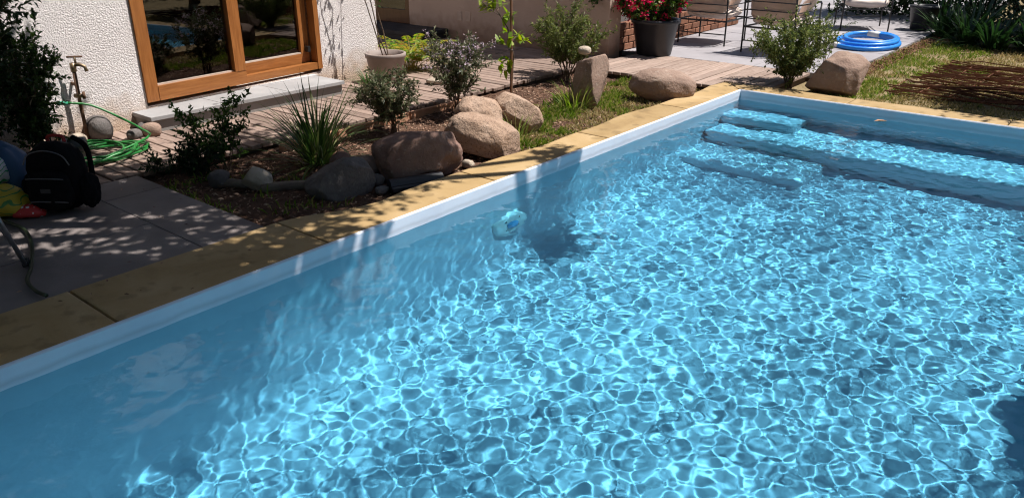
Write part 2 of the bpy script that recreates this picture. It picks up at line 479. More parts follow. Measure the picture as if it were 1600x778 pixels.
while x < -.33:
    ob('plank', planks_y[i % 3], deck, (x, .045+.635 + rnd.uniform(-.008, .008), rnd.uniform(-.004, .002)), (rnd.uniform(-.003, .003), rnd.uniform(-.006, .006), rnd.uniform(-.005, .005)))
    x += .104; i += 1

# paving slabs beside the pool, patio slabs at the far end
pav = MB().box(-1.86, -.49, -8, -4.93, -.14, -.05).build('pavement', MAT['joist'], kind='structure')
for (x0, x1, y0, y1) in [(-1.87, -1.535, -5.285, -4.925), (-1.53, -.478, -5.285, -4.93), (-1.87, -1.0, -6.6, -5.29), (-.995, -.478, -6.6, -5.29), (-1.87, -.478, -8, -6.605)]:
    slab([(x0, y0), (x1, y0), (x1, y1), (x0, y1)], -.06, -.006 + rnd.uniform(-.002, .002), .004, MAT['paving'], 'paving_slab', pav)
pat = MB().box(-4.0, .44, 1.34, 13, -.14, -.06).build('patio', MAT['joist'], kind='structure')
yy = 1.33; row = 0
while yy < 12:
    x0 = .45
    while x0 > -4:
        x1 = x0; x0 = x1 - (.9 if (row % 2 == 0 or x1 < .4) else .45)
        slab([(x0+.003, yy+.003), (x1-.003, yy+.003), (x1-.003, yy+.597), (x0+.003, yy+.597)], -.06, -.004 + rnd.uniform(-.003, .002), .004, MAT['patio'], 'patio_slab', pat)
    yy += .6; row += 1
terr = MB().box(PW+.35, PW+4.5, -8, .0, -.12, -.006).build('pool_terrace', MAT['paving'], kind='structure')

# ================================================================== buildings
# white stucco house with a sliding door, turned a little against the pool
house = empty('house', (-3.05, -4.35, 0), R(5.5), 'white stucco house wall with a wide wooden sliding door', 'house')
D0, D1, DT, DB = .14, 1.98, 2.25, .17   # door opening
HL = 2.78
mb = MB()
mb.box(-.30, 0, -5.5, D0, -.1, 2.85).box(-.30, 0, D1, HL, -.1, 2.85).box(-.30, 0, D0, D1, DT, 2.85).box(-.30, 0, D0, D1, -.1, DB-.03)
mb.box(-3.6, -.30, HL-.25, HL, -.1, 2.85)
mb.build('wall', MAT['stucco'], house)
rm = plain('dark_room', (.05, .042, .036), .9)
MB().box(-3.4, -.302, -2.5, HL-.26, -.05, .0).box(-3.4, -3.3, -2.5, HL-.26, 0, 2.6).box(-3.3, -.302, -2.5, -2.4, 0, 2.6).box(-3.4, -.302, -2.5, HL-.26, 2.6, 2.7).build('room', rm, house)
MB().box(-3.8, .25, -5.7, HL+.1, 2.86, 2.98).build('roof', plain('roof_boards', (.16, .1, .06), .8), house)
dr = MB()
# outer frame
FW = .105
fx0, fx1 = -.07, .018
poly = [(D0, DB), (D0+FW, DB), (D0+FW, DT-.09), (D1-.055, DT-.09), (D1-.055, DB), (D1, DB), (D1, DT), (D0, DT)]
door = MB().add([(fx1, *p) for p in poly] + [(fx0, *p) for p in poly], [tuple(range(8)), tuple(range(15, 7, -1))] + [(i, i+8, (i+1) % 8+8, (i+1) % 8) for i in range(8)]).build('sliding_door', MAT['oak_z'], house)
MID = 1.0
# fixed left leaf, in front
MB().box(fx0+.01, fx1+.004, D0+FW-.001, MID+.09, DB, DB+.115).build('bottom_rail', MAT['oak_y'], door)
MB().box(fx0+.012, fx1+.007, MID-.02, MID+.09, DB+.115, DT-.09).build('stile', MAT['oak_z'], door)
p1 = MB().box(-.025, -.019, D0+FW-.02, MID-.01, DB+.09, DT-.06).build('pane', MAT['glass'], door)
MB().box(-.03, -.002, D0+FW, MID-.021, DB+.115, DB+.127).build('glazing_bead', plain('pale_bead', (.55, .45, .38), .4), door)
# sliding right leaf, set back, with its track in front
MB().box(-.05, .012, MID+.091, D1-.056, DB, DB+.062).build('track', MAT['oak_y'], door)
MB().box(-.128, -.072, MID+.05, D1-.075, DB+.05, DB+.15).build('bottom_rail', MAT['oak_y'], door)
MB().box(-.127, -.071, D1-.17, D1-.077, DB+.15, DT-.08).build('stile', MAT['oak_z'], door)
MB().box(-.105, -.099, MID+.04, D1-.155, DB+.13, DT-.06).build('pane', MAT['glass'], door)
MB().box(-.104, -.074, MID+.05, D1-.171, DB+.15, DB+.161).build('glazing_bead', plain('pale_bead', (.55, .45, .38), .4), door)
MB().box(-.16, -.072, D1-.074, D1-.056, DB, DT).build('jamb', MAT['dark_oak'], door)
MB().box(-.066, -.02, D1-.13, D1-.1, DB+.165, DB+.215).build('latch', MAT['black_metal'], door)

# doorstep
stp = empty('door_step', (-2.78, -3.43, 0), 0, 'long grey stone step in front of the wooden sliding door', 'step')
MB().box(-.36, -.012, -.90, .92, -.1, .088).build('riser', MAT['riser'], stp)
for y0, y1 in ((-.915, -.30), (-.296, .32), (.324, .935)):
    ob('tread_slab', bevel_box('tread_slab', .40, y1-y0, .032, .004, MAT['step'], 2), stp, (-.2+.015, (y0+y1)/2, .121))
MB().box(-.50, -.38, -.92, .93, -.1, .13).build('sill', surf('pale_sill', [(.3, (.5, .48, .48)), (.7, (.62, .6, .6))], scale=6, bump=.2), stp)

# pinkish garden wall in the shade, with a second door
back = empty('plaster_wall', (-2.0, .78, 0), 0, 'pinkish plastered wall in shade behind the deck', 'wall')
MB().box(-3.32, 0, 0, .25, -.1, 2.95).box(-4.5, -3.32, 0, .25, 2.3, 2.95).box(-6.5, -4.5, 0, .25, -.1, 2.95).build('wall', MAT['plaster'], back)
bdoor = MB().box(-3.42, -3.322, .02, .10, .12, 2.3).build('door', MAT['dark_oak'], back)
MB().box(-4.49, -3.42, .03, .09, .12, .30).build('bottom_rail', MAT['dark_oak'], bdoor)
MB().box(-4.49, -3.42, .055, .061, .30, 2.25).build('pane', MAT['glass'], bdoor)
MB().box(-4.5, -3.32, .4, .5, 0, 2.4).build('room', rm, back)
for px in (-2.35, -2.20):
    ob('outlet_plate', bevel_box('outlet_plate', .085, .012, .12, .003, plain('plate_plastic', (.42, .32, .27), .5), 2), back, (px, -.004, .36))
st2 = empty('entrance_step', (-5.0, .35, 0), 0, 'low black stone step before the shaded back door', 'step')
dk = surf('black_stone', [(.3, (.02, .02, .022)), (.7, (.045, .045, .05))], scale=6, rough=.6)
ob('tread_slab', bevel_box('tread_slab', 1.5, .62, .045, .006, dk, 2), st2, (-.3, .10, .12))
MB().box(-1.0, .43, -.19, .41, .0, .074).build('riser', dk, st2)
mat_ = empty('door_mat', (-4.55, -.22, .004), .1, 'flat grey door mat lying on the shaded deck', 'mat')
ob('fabric', bevel_box('fabric', .55, .36, .014, .004, surf('mat_fabric', [(.3, (.05, .05, .055)), (.7, (.13, .13, .14))], scale=18, bump=.8, bscale=200), 1), mat_, (0, 0, .018))

# low brick step along the house side, behind the big pot
bk = empty('brick_step', (-2.35, 1.05, 0), 0, 'low stepped brick ledge behind the black flower pot', 'brick ledge')
bmats = surf('clay_brick', [(.25, (.17, .075, .045)), (.75, (.30, .14, .085))], scale=14, rough=.9, bump=.5, bscale=70, per_obj=.25)
MB().box(-.5, .205, .06, 3.6, -.06, .30).build('mortar', plain('mortar', (.05, .04, .035), .95), bk)
bme = [bevel_box('brick', .10, .225, .072, .006, bmats, 1, .003, rnd) for _ in range(3)]
for c in range(4):
    for k in range(15):
        yb = .16 + k*.24 + (.12 if c % 2 else 0)
        if yb < 3.6: ob('brick', bme[(c+k) % 3], bk, (.17 - (.0 if c < 2 else .0), yb, .075 + c*.083))

# ================================================================== plants
def leaf_geo(C, D, N, Ln, W, fold=.25, droop=.1):
    D = D / np.linalg.norm(D, axis=1, keepdims=True)
    S = np.cross(D, N); S /= np.linalg.norm(S, axis=1, keepdims=True) + 1e-9
    N = np.cross(S, D)
    Ln = Ln[:, None]; W = W[:, None]
    V = np.stack([C, C + D*Ln*.45 + S*W*.5 + N*W*fold, C + D*Ln - N*Ln*droop, C + D*Ln*.45 - S*W*.5 + N*W*fold], 1).reshape(-1, 3)
    F = np.arange(len(C)*4).reshape(-1, 4)
    return V, F

def unit(v): return v / (np.linalg.norm(v) + 1e-9)

def blade_geo(items, nseg=5, g=None):
    """strap leaves: (base, heading, lean, length, width, droop)"""
    V = []; F = []
    for (b, h, lean, ln, w, dr) in items:
        n0 = len(V)
        p = np.array(b, float); a = lean
        side = np.array([-math.sin(h), math.cos(h), 0])
        for k in range(nseg + 1):
            t = k / nseg
            ww = w * (.55 + .45*min(1, t*3)) * (1 - t**2.2) + .0006
            V.append(p - side*ww/2); V.append(p + side*ww/2)
            d = np.array([math.cos(h)*math.sin(a), math.sin(h)*math.sin(a), math.cos(a)])
            p = p + d*ln/nseg
            a += dr/nseg*(.5 + t)
        for k in range(nseg):
            F.append((n0+2*k, n0+2*k+1, n0+2*k+3, n0+2*k+2))
    return np.array(V), np.array(F)

def shrub(name, loc, h, r, label, cat, lm, seed, nst=9, ntw=9, nlf=12, leaf=(.03, .011), stem_m=None, low=.25, flowers=None, group=None, lean=(0, 0), upright=.5, parts=('foliage', 'stem'), z=-.06, flow=.55):
    rg = np.random.default_rng(seed)
    root = empty(name, (loc[0], loc[1], z), 0, label, cat, group)
    mb = MB(); C = []; D = []; tips = []
    for s in range(nst):
        a = rg.uniform(0, 2*math.pi); q = math.sqrt(rg.uniform(.02, 1))
        top = np.array([math.cos(a)*q*r + lean[0], math.sin(a)*q*r + lean[1], h*(1 - .35*q*q)*rg.uniform(.78, 1.05)])
        b0 = np.array([rg.normal(0, .02), rg.normal(0, .02), 0])
        pts = []
        for k in range(6):
            t = k/5
            w = t**(1 + upright)
            pts.append(np.array([b0[0] + (top[0]-b0[0])*w, b0[1] + (top[1]-b0[1])*w, top[2]*t]) + rg.normal(0, .012, 3)*t)
        mb.tube(pts, [max(.0012, .006*h*(1-.8*k/5)) for k in range(6)], 5)
        for tw in range(ntw):
            t = low + (1-low)*rg.uniform(0, 1)**.8
            i = min(4, int(t*5)); f = t*5 - i
            p = pts[i]*(1-f) + pts[i+1]*f
            out = np.array([p[0], p[1], 0]); out = out/(np.linalg.norm(out)+.05)
            d = unit(out*.7 + rg.normal(0, .55, 3) + np.array([0, 0, .75]))
            ln = rg.uniform(.06, .17) * (.6 + h*.6)
            e = p + d*ln
            mb.tube([p, p + d*ln*.5 + rg.normal(0, .004, 3), e], [.0016, .0012, .0007], 4, cap=False)
            tips.append(e)
            tt = np.linspace(.1, 1.02, nlf)
            for u in tt:
                C.append(p + d*ln*u + rg.normal(0, .003, 3))
                ld = unit(d*.6 + rg.normal(0, .75, 3)); D.append(ld)
    C = np.array(C); D = np.array(D); n = len(C)
    N = rg.normal(0, .6, (n, 3)) + np.array([0, 0, 1.])
    V, F = leaf_geo(C, D, N, leaf[0]*rg.uniform(.6, 1.2, n), leaf[1]*rg.uniform(.7, 1.2, n))
    ob(parts[0], npmesh(parts[0], V, F, lm), root, kind='stuff')
    mb.build(parts[1], stem_m or MAT['twig'], root, kind='stuff')
    if flowers:
        fm, frac, size, per = flowers
        FC = []; FD = []
        for e in tips:
            if e[2] > h*flow and rg.uniform() < frac:
                for k in range(per):
                    FC.append(e + rg.normal(0, size*.45, 3)); FD.append(unit(rg.normal(0, 1, 3) + np.array([0, 0, .6])))
        if FC:
            FC = np.array(FC); FD = np.array(FD); n = len(FC)
            V, F = leaf_geo(FC, FD, rg.normal(0, 1, (n, 3)), size*rg.uniform(.4, .8, n), size*rg.uniform(.35, .6, n))
            ob('blossom', npmesh('blossom', V, F, fm), root, kind='stuff')
    return root

MAT['twig'] = plain('twig_bark', (.11, .075, .05), .9, var=.3)
MAT['bark'] = surf('tree_bark', [(.3, (.07, .05, .038)), (.7, (.17, .125, .095))], scale=5, stretch=(3, 3, .6), rough=.95, bump=1, bscale=20, bdist=.03)
L_grey = leafmat('grey_green_leaf', [(.05, .065, .03), (.10, .12, .06), (.16, .175, .095), (.20, .17, .12)], .3)
L_green = leafmat('green_leaf', [(.02, .05, .012), (.045, .095, .02), (.075, .13, .03)], .35)
L_dark = leafmat('dark_leaf', [(.010, .024, .010), (.02, .045, .016), (.035, .07, .022)], .25, rough=.4)
L_olive = leafmat('olive_leaf', [(.06, .09, .025), (.13, .16, .05), (.23, .25, .09)], .38)
L_lime = leafmat('lime_leaf', [(.10, .19, .02), (.2, .30, .03), (.32, .36, .05)], .45)
L_croton = leafmat('yellow_green_leaf', [(.08, .19, .03), (.18, .30, .05), (.36, .36, .06), (.42, .28, .07)], .4)
L_blade = leafmat('strap_leaf', [(.025, .055, .015), (.05, .10, .025), (.09, .14, .04), (.20, .20, .09)], .3, rough=.4)
L_lily = leafmat('lily_leaf', [(.012, .03, .01), (.025, .06, .018), (.045, .09, .03)], .3, rough=.3, spec=.6)
L_grass = leafmat('grass_blade', [(.09, .16, .02), (.16, .25, .04), (.25, .28, .08), (.36, .31, .14)], .4)
L_dry = leafmat('dry_grass_blade', [(.16, .16, .05), (.28, .24, .10), (.40, .32, .17), (.50, .41, .25)], .35)
F_lilac = leafmat('lilac_blossom', [(.45, .36, .47), (.60, .50, .58), (.55, .42, .40)], .3)
F_red = leafmat('crimson_bract', [(.42, .01, .05), (.62, .02, .10), (.70, .06, .14)], .4)
F_pink = leafmat('dusty_pink_tip', [(.25, .16, .11), (.36, .25, .17)], .3)

shrub('flowering_shrub', (-1.55, -3.02), .50, .27, 'grey green shrub between the grass clump and the brown boulder', 'shrub', L_grey, 21, 18, 16, 15, (.038, .017), flowers=(F_pink, .25, .022, 5), group='shrubs in the garden bed')
shrub('flowering_shrub', (-1.56, -2.28), .70, .27, 'upright shrub with pale lilac flower heads behind the tan boulders', 'shrub', L_grey, 22, 16, 15, 15, (.04, .016), low=.35, flowers=(F_lilac, .3, .032, 14), group='shrubs in the garden bed')
shrub('flowering_shrub', (-1.72, -.42), .72, .42, 'wide green shrub behind the standing stone against the pinkish wall', 'shrub', L_olive, 23, 22, 16, 15, (.05, .015), low=.3, group='shrubs in the garden bed')
shrub('flowering_shrub', (.22, .66), .72, .43, 'round yellow green shrub beside the pointed boulder at the pool corner', 'shrub', L_olive, 24, 30, 17, 15, (.042, .017), low=.2, group='shrubs in the garden bed')
shrub('leafy_shrub', (-1.66, -4.42), .52, .27, 'sparse shaded shrub with small paired leaves in front of the step', 'shrub', L_green, 25, 8, 10, 16, (.042, .018), low=.2, upright=.3)
shrub('leafy_shrub', (-1.72, -4.62), .2, .24, 'low dark groundcover shrub at the paving corner', 'shrub', L_dark, 26, 14, 10, 14, (.036, .016), low=.05, upright=.1)
shrub('weed', (.14, 1.9), .66, .16, 'tall thin weedy plant between the round shrub and blue hose', 'weed', L_green, 27, 5, 7, 9, (.035, .012), low=.3, upright=.2, z=-.01)
shrub('weed', (-2.14, .55), .50, .10, 'small yellowish weed at the end of the pinkish wall', 'weed', L_lime, 28, 5, 5, 7, (.024, .010), low=.2, z=-.01)
shrub('weed', (-2.62, .58), .58, .10, 'dry twiggy weed leaning on the pinkish wall behind the wide shrub', 'weed', L_croton, 128, 4, 6, 7, (.022, .009), low=.3, z=-.01)
# dark bushes at the house corner
shrub('dark_bush', (-2.60, -5.62), 2.3, .58, 'tall dark bush at the left edge in front of the white house', 'bush', L_dark, 29, 46, 26, 18, (.055, .026), low=.1, z=-.02, group='dark bushes by the house')
shrub('dark_bush', (-2.68, -5.16), .98, .26, 'smaller dark bush with lit tips beside the standpipe tap', 'bush', leafmat('bush_leaf', [(.012, .03, .01), (.03, .065, .016), (.06, .11, .025)], .3), 30, 22, 18, 18, (.042, .019), low=.15, z=-.02, lean=(-.1, .0), group='dark bushes by the house')

# ornamental grass clump
def blades(name, loc, n, ln, w, lean, droop, label, cat, mat, seed, spread=.04, group=None, z=-.06, nseg=6, parts='leaf_blades'):
    rg = np.random.default_rng(seed)
    root = empty(name, (loc[0], loc[1], z), 0, label, cat, group)
    it = []
    for k in range(n):
        h = rg.uniform(0, 2*math.pi)
        q = spread*math.sqrt(rg.uniform())
        it.append(((math.cos(h)*q, math.sin(h)*q, 0), h + rg.normal(0, .4), abs(rg.normal(0, lean)), ln*rg.uniform(.55, 1.1), w*rg.uniform(.7, 1.2), rg.uniform(*droop)))
    V, F = blade_geo(it, nseg)
    ob(parts, npmesh(parts, V, F, mat), root, kind='stuff')
    return root
blades('ornamental_grass', (-1.33, -3.92), 230, .60, .015, .85, (.2, 1.8), 'dark green ornamental grass clump with arching blades in the bed', 'grass clump', L_blade, 31, .07)
blades('grass_tuft', (-2.72, -2.22), 70, .26, .016, .7, (.3, 1.6), 'bright strap leaved tuft at the end of the grey step', 'plant', L_green, 32, .05, z=0)
blades('grass_tuft', (-.92, -1.42), 90, .30, .007, .6, (.6, 2.0), 'long green grass tuft at the foot of the standing stone', 'grass tuft', L_grass, 33, .12)
blades('grass_tuft', (-.62, -2.66), 80, .24, .006, .6, (.4, 1.8), 'green grass tuft in front of the twin tan boulders', 'grass tuft', L_grass, 34, .13)

# young citrus tied to a stake
ct = empty('young_citrus_tree', (-1.43, -1.69, -.06), 0, 'young citrus sapling with yellow green leaves beside a stake', 'sapling')
rg = np.random.default_rng(41)
mbt = MB()
trunk = [(.02, -.02, 0), (.015, -.015, .2), (.02, 0, .45), (-.02, -.03, .68), (-.09, -.10, .84), (-.12, -.13, .97)]
mbt.tube(trunk, [.008, .007, .006, .005, .004, .002], 6)
C = []; D = []
for k in range(22):
    t = rg.uniform(.22, 1.0)*5; i = min(4, int(t)); f = t-i
    p = np.array(trunk[i])*(1-f) + np.array(trunk[i+1])*f
    a = rg.uniform(0, 6.28); d = unit(np.array([math.cos(a), math.sin(a), rg.uniform(.1, .8)]))
    e = p + d*rg.uniform(.06, .2)
    mbt.tube([p, (p+e)/2 + np.array([0, 0, .01]), e], [.003, .0025, .0015], 5, cap=False)
    for q in range(rg.integers(4, 8)):
        C.append(p + (e-p)*rg.uniform(.4, 1.0)); D.append(unit(d*.5 + rg.normal(0, .7, 3) + np.array([0, 0, -.1])))
for q in range(9): C.append(np.array(trunk[-1]) - np.array([0, 0, rg.uniform(0, .1)])); D.append(unit(rg.normal(0, .7, 3) + np.array([0, 0, .5])))
C = np.array(C); D = np.array(D); n = len(C)
it = []
for c, d in zip(C, D):
    it.append((c, math.atan2(d[1], d[0]), math.acos(max(-1, min(1, d[2]))), rg.uniform(.06, .105), rg.uniform(.03, .045), rg.uniform(.2, .9)))
V, F = blade_geo(it, 5)
ob('leaves', npmesh('leaves', V, F, L_lime, True), ct, kind='stuff')
mbt.build('trunk', MAT['twig'], ct)
sk = empty('wooden_stake', (-1.415, -1.72, -.06), 0, 'thin brown wooden stake holding up the citrus sapling', 'stake')
MB().tube([(0, 0, -.02), (.004, .002, .45), (0, .004, .93)], .011, 8).build('pole', plain('stake_wood', (.20, .09, .045), .7), sk)
MB().tube([(.02*math.cos(a), .02*math.sin(a), .5) for a in np.linspace(0, 6.28, 12)], .003, 5).build('tie', MAT['black_plastic'], sk)

# beige pot with climber at the house corner
def pot(name, loc, r1, r0, h, label, mat, soil=True, z=0, rim=.02):
    root = empty(name, (loc[0], loc[1], z), 0, label, 'pot')
    MB().lathe([(0, 0), (r0, 0), (r0+.004, .006), (r1-.006, h-.045), (r1+rim*.3, h-.04), (r1+rim*.35, h-.004), (r1, h), (r1-.018, h-.002), (r1-.022, h-.05), (r1-.03, h-.06)], 48).build('body', mat, root, smooth=True)
    MB().lathe([(r1-.022, h-.05), (r1*.5, h-.04), (0, h-.045)], 32).build('soil', MAT['soil'], root, smooth=True)
    return root
pot('plant_pot', (-2.93, -1.83), .195, .15, .28, 'round taupe plant pot at the corner of the white house', surf('taupe_ceramic', [(.3, (.25, .2, .18)), (.7, (.33, .27, .245))], scale=6, rough=.6, bump=.1))
cl = empty('climbing_plant', (-2.93, -1.83, .22), 0, 'thin bare stemmed climber growing up the white house corner', 'climber')
rg = np.random.default_rng(44); mbt = MB(); C = []; D = []
for s in range(3):
    pts = [np.array([rg.normal(0, .03), rg.normal(0, .03), 0])]
    tgt = np.array([-.26 + s*.03, -.1 - .28*s + .05, 1.9])
    for k in range(1, 9):
        t = k/8
        pts.append(pts[0]*(1-t) + tgt*np.array([t**.6, t**1.2, t]) + rg.normal(0, .018, 3))
    pts = [np.array([min(p[0], .2), p[1], p[2]]) for p in pts]
    mbt.tube(pts, [.006*(1-.6*k/8) for k in range(9)], 6)
    for k in range(30 if s == 0 else 40):
        t = rg.uniform(.25, 1)*8; i = min(7, int(t)); f = t-i
        C.append(pts[i]*(1-f) + pts[i+1]*f + np.abs(rg.normal(0, .03, 3))*np.array([1, 1, 1])); D.append(unit(rg.normal(0, 1, 3) + np.array([.6, 0, -.2])))
C = np.array(C); D = np.array(D); n = len(C)
V, F = leaf_geo(C, D, rg.normal(0, .5, (n, 3)) + np.array([1, 0, .5]), rg.uniform(.03, .06, n), rg.uniform(.018, .03, n))
ob('foliage', npmesh('foliage', V, F, L_green), cl, kind='stuff'); mbt.build('stem', MAT['twig'], cl, kind='stuff')

# yellow green feathery plant behind the beige pot
fp = empty('feathery_plant', (-3.22, -1.2, 0), 0, 'bright yellow green feathery plant behind the taupe pot', 'plant')
rg = np.random.default_rng(45); mbt = MB(); C = []; D = []; NN = []
for s in range(34):
    h = rg.uniform(0, 6.28); a = rg.uniform(.05, .7); ln = rg.uniform(.3, .62)
    p = np.array([rg.normal(0, .05), rg.normal(0, .05), 0]); pts = [p]
    for k in range(8):
        d = np.array([math.cos(h)*math.sin(a), math.sin(h)*math.sin(a), math.cos(a)])
        p = p + d*ln/8; pts.append(p); a += .19
        if k >= 2:
            sd = np.array([-math.sin(h), math.cos(h), 0])
            for q in range(3):
                for sg in (-1, 1):
                    C.append(p - d*ln/8*q/3); D.append(unit(sd*sg + d*.6 + np.array([0, 0, -.25]))); NN.append(np.array([0, 0, 1.]) + d*.2)
    mbt.tube(pts, [.004*(1-.7*k/8) for k in range(9)], 5, cap=False)
C = np.array(C); D = np.array(D); n = len(C)
V, F = leaf_geo(C, D, np.array(NN), rg.uniform(.05, .085, n), rg.uniform(.014, .022, n))
ob('fronds', npmesh('fronds', V, F, L_croton), fp, kind='stuff'); mbt.build('stem', plain('yellow_stem', (.35, .26, .06), .6), fp, kind='stuff')

# black pot with crimson bougainvillea
pot('flower_pot', (-1.70, 1.33), .275, .20, .41, 'large black plastic flower pot at the edge of the patio', MAT['black_plastic'], rim=.05)
shrub('bougainvillea', (-1.74, 1.31), .52, .46, 'crimson flowering bougainvillea growing in the large black pot', 'flowers', leafmat('bougainvillea_leaf', [(.025, .06, .012), (.055, .11, .02), (.10, .17, .035)], .35), 47, 34, 16, 12, (.055, .03), low=.1, flowers=(F_red, .30, .06, 16), upright=-.45, z=.34, lean=(-.05, -.05), flow=.12)
tr_ = shrub('bougainvillea_spray', (-2.0, 1.0), .30, .28, 'drooping bougainvillea spray left of the large black pot', 'flowers', L_green, 48, 6, 7, 10, (.045, .024), low=.1, flowers=(F_red, .5, .05, 12), upright=-.2, z=.48, lean=(-.2, -.1))

# lily bed and hedge in the shade at the far right
lily_spots = [(.62, 5.35, .62), (1.0, 4.8, .60), (1.35, 4.62, .55), (1.75, 4.7, .6), (2.2, 4.8, .55), (.95, 5.8, .75), (1.6, 5.5, .75), (2.5, 5.3, .65), (.25, 6.5, .6)]
lily_lab = ['strap leaved lily clump at the patio corner beside the small black pot', 'strap leaved lily clump spilling over the end of the rusty edging', 'front lily clump nearest the dry lawn', 'lily clump at the front of the bed, second from the lawn corner',
            'rightmost front lily clump in the shaded bed', 'tall lily clump behind the patio corner', 'tall lily clump in the middle of the shaded bed', 'dark lily clump at the right end of the shaded bed', 'lily clump behind the patio in front of the hedge']
for k, (x, y, l) in enumerate(lily_spots):
    blades('lily_clump', (x, y), 85, l, .045, .75, (.5, 2.0), lily_lab[k], 'lily', L_lily, 60+k, .12, 'lilies in the shaded bed', -.05, 6)
pot('flower_pot', (.22, 5.75), .20, .15, .34, 'small black pot among the lilies at the patio corner', MAT['black_plastic'])
hedge = empty('hedge', (1.6, 7.6, -.05), 0, 'dense dark hedge behind the shaded lily bed', 'hedge')
rg = np.random.default_rng(70)
n = 38000
C = np.stack([rg.uniform(-3.2, 4.0, n), rg.normal(0, .32, n), rg.uniform(.0, 2.3, n)], 1)
C[:, 1] += .18*np.sin(C[:, 0]*3.1) + .14*np.sin(C[:, 2]*5 + C[:, 0]*2)
D = rg.normal(0, 1, (n, 3)); D[:, 2] -= .2
V, F = leaf_geo(C, D, rg.normal(0, .7, (n, 3)) + np.array([0, -.6, .8]), rg.uniform(.06, .11, n), rg.uniform(.03, .05, n))
ob('foliage', npmesh('foliage', V, F, L_dark), hedge, kind='stuff')
mbt = MB()
for k in range(22):
    x0 = -3.1 + k*.33; mbt.tube([(x0, 0, 0), (x0+rnd.uniform(-.1, .1), rnd.uniform(-.15, .15), 1.1), (x0+rnd.uniform(-.2, .2), rnd.uniform(-.2, .2), 2.1)], [.025, .016, .006], 6)
mbt.build('stem', MAT['twig'], hedge, kind='stuff')

# unseen hedges added behind and right of the viewer to cut sky fill
def sky_block_hedge(x0, y0, x1, y1, h, label, seed):
    rg = np.random.default_rng(seed)
    r = empty('added_sky_hedge', ((x0+x1)/2, (y0+y1)/2, -.1), math.atan2(y1-y0, x1-x0), label, 'hedge', 'unseen hedges added to cut sky light')
    ln = math.hypot(x1-x0, y1-y0); n = int(ln*h*110)
    C = np.stack([rg.uniform(-ln/2, ln/2, n), rg.normal(0, .3, n), rg.uniform(0, h, n)], 1)
    C[:, 1] += .25*np.sin(C[:, 0]*1.7) + .2*np.sin(C[:, 2]*2 + C[:, 0]); C[:, 2] *= 1 + .08*np.sin(C[:, 0]*2.3)
    V, F = leaf_geo(C, rg.normal(0, 1, (n, 3)), rg.normal(0, .8, (n, 3)) + np.array([0, .3, .6]), rg.uniform(.16, .28, n), rg.uniform(.09, .15, n))
    ob('foliage', npmesh('foliage', V, F, L_green), r, kind='stuff')
    mbt = MB()
    for k in range(int(ln/.8)):
        x = -ln/2 + .4 + k*.8; mbt.tube([(x, 0, 0), (x, .1, h*.5), (x + .1, 0, h*.95)], [.05, .035, .012], 6)
    mbt.build('stem', MAT['twig'], r, kind='stuff')
sky_block_hedge(8.4, 7, 8.4, -11, 5.5, 'unseen hedge added right of the terrace to cut sky light', 171)
sky_block_hedge(8.4, -11, -7, -11, 5.0, 'unseen hedge added behind the near pool end to cut sky light', 172)
# trees standing outside the picture whose crowns shade the pool
def tree(name, base, lobes, label, seed, r0=.16, leaf=(.10, .055), lm=None):
    rg = np.random.default_rng(seed)
    root = empty(name, (base[0], base[1], -.06), 0, label, 'tree', 'trees shading the pool')
    mbt = MB(); C = []; D = []
    c0 = np.mean([l[0] for l in lobes], axis=0)
    fork = np.array([base[0]*.75 + c0[0]*.25, base[1]*.75 + c0[1]*.25, 1.9])
    b0 = np.array([base[0], base[1], 0.])
    org = np.array([base[0], base[1], -.06])
    mbt.tube([b0 - org - np.array([0, 0, .1]), (b0*.7+fork*.3) - org + rg.normal(0, .04, 3), fork - org], [r0*1.25, r0, r0*.75], 12)
    for (c, rad_, n) in lobes:
        c = np.array(c); rad_ = np.array(rad_ if hasattr(rad_, '__len__') else (rad_,)*3, float)
        mid = (fork + c)/2 + rg.normal(0, .12, 3)
        mbt.tube([fork - org, mid - org, c - org], [r0*.5, r0*.32, r0*.14], 8)
        for k in range(9):
            d = rg.normal(0, 1, 3); d /= np.linalg.norm(d)
            e = c + d*rad_*.85
            mbt.tube([c - org, (c+e)/2 - org + rg.normal(0, .05, 3), e - org], [.02, .013, .005], 5, cap=False)
        # leaves gather in clumps inside the lobe
        nc = max(4, n//(100 if rad_.min() > .28 else 60))
        cen = rg.normal(0, 1, (nc, 3)); cen /= np.linalg.norm(cen, axis=1, keepdims=True)
        cen = cen * (rg.uniform(.12, 1, (nc, 1))**.5) * rad_ + c
        idx = rg.integers(0, nc, n)
        C.append(cen[idx] + rg.normal(0, .16 if rad_.min() > .2 else .08, (n, 3)) - org); D.append(rg.normal(0, 1, (n, 3)) + np.array([0, 0, -.3]))
    C = np.concatenate(C); D = np.concatenate(D); n = len(C)
    V, F = leaf_geo(C, D, rg.normal(0, .5, (n, 3)) + np.array([0, 0, 1.]), leaf[0]*rg.uniform(.6, 1.2, n), leaf[1]*rg.uniform(.7, 1.2, n))
    ob('crown', npmesh('crown', V, F, lm or L_green), root, kind='stuff')
    mbt.build('trunk', MAT['bark'], root, smooth=True)
    return root
H = 3.6
def over(x, y, h=H):   # a crown lobe at height h that shades the ground point x, y
    k = (h)/math.tan(SUN_EL)
    return (x + SUN_AZ[0]*k, y + SUN_AZ[1]*k, h)
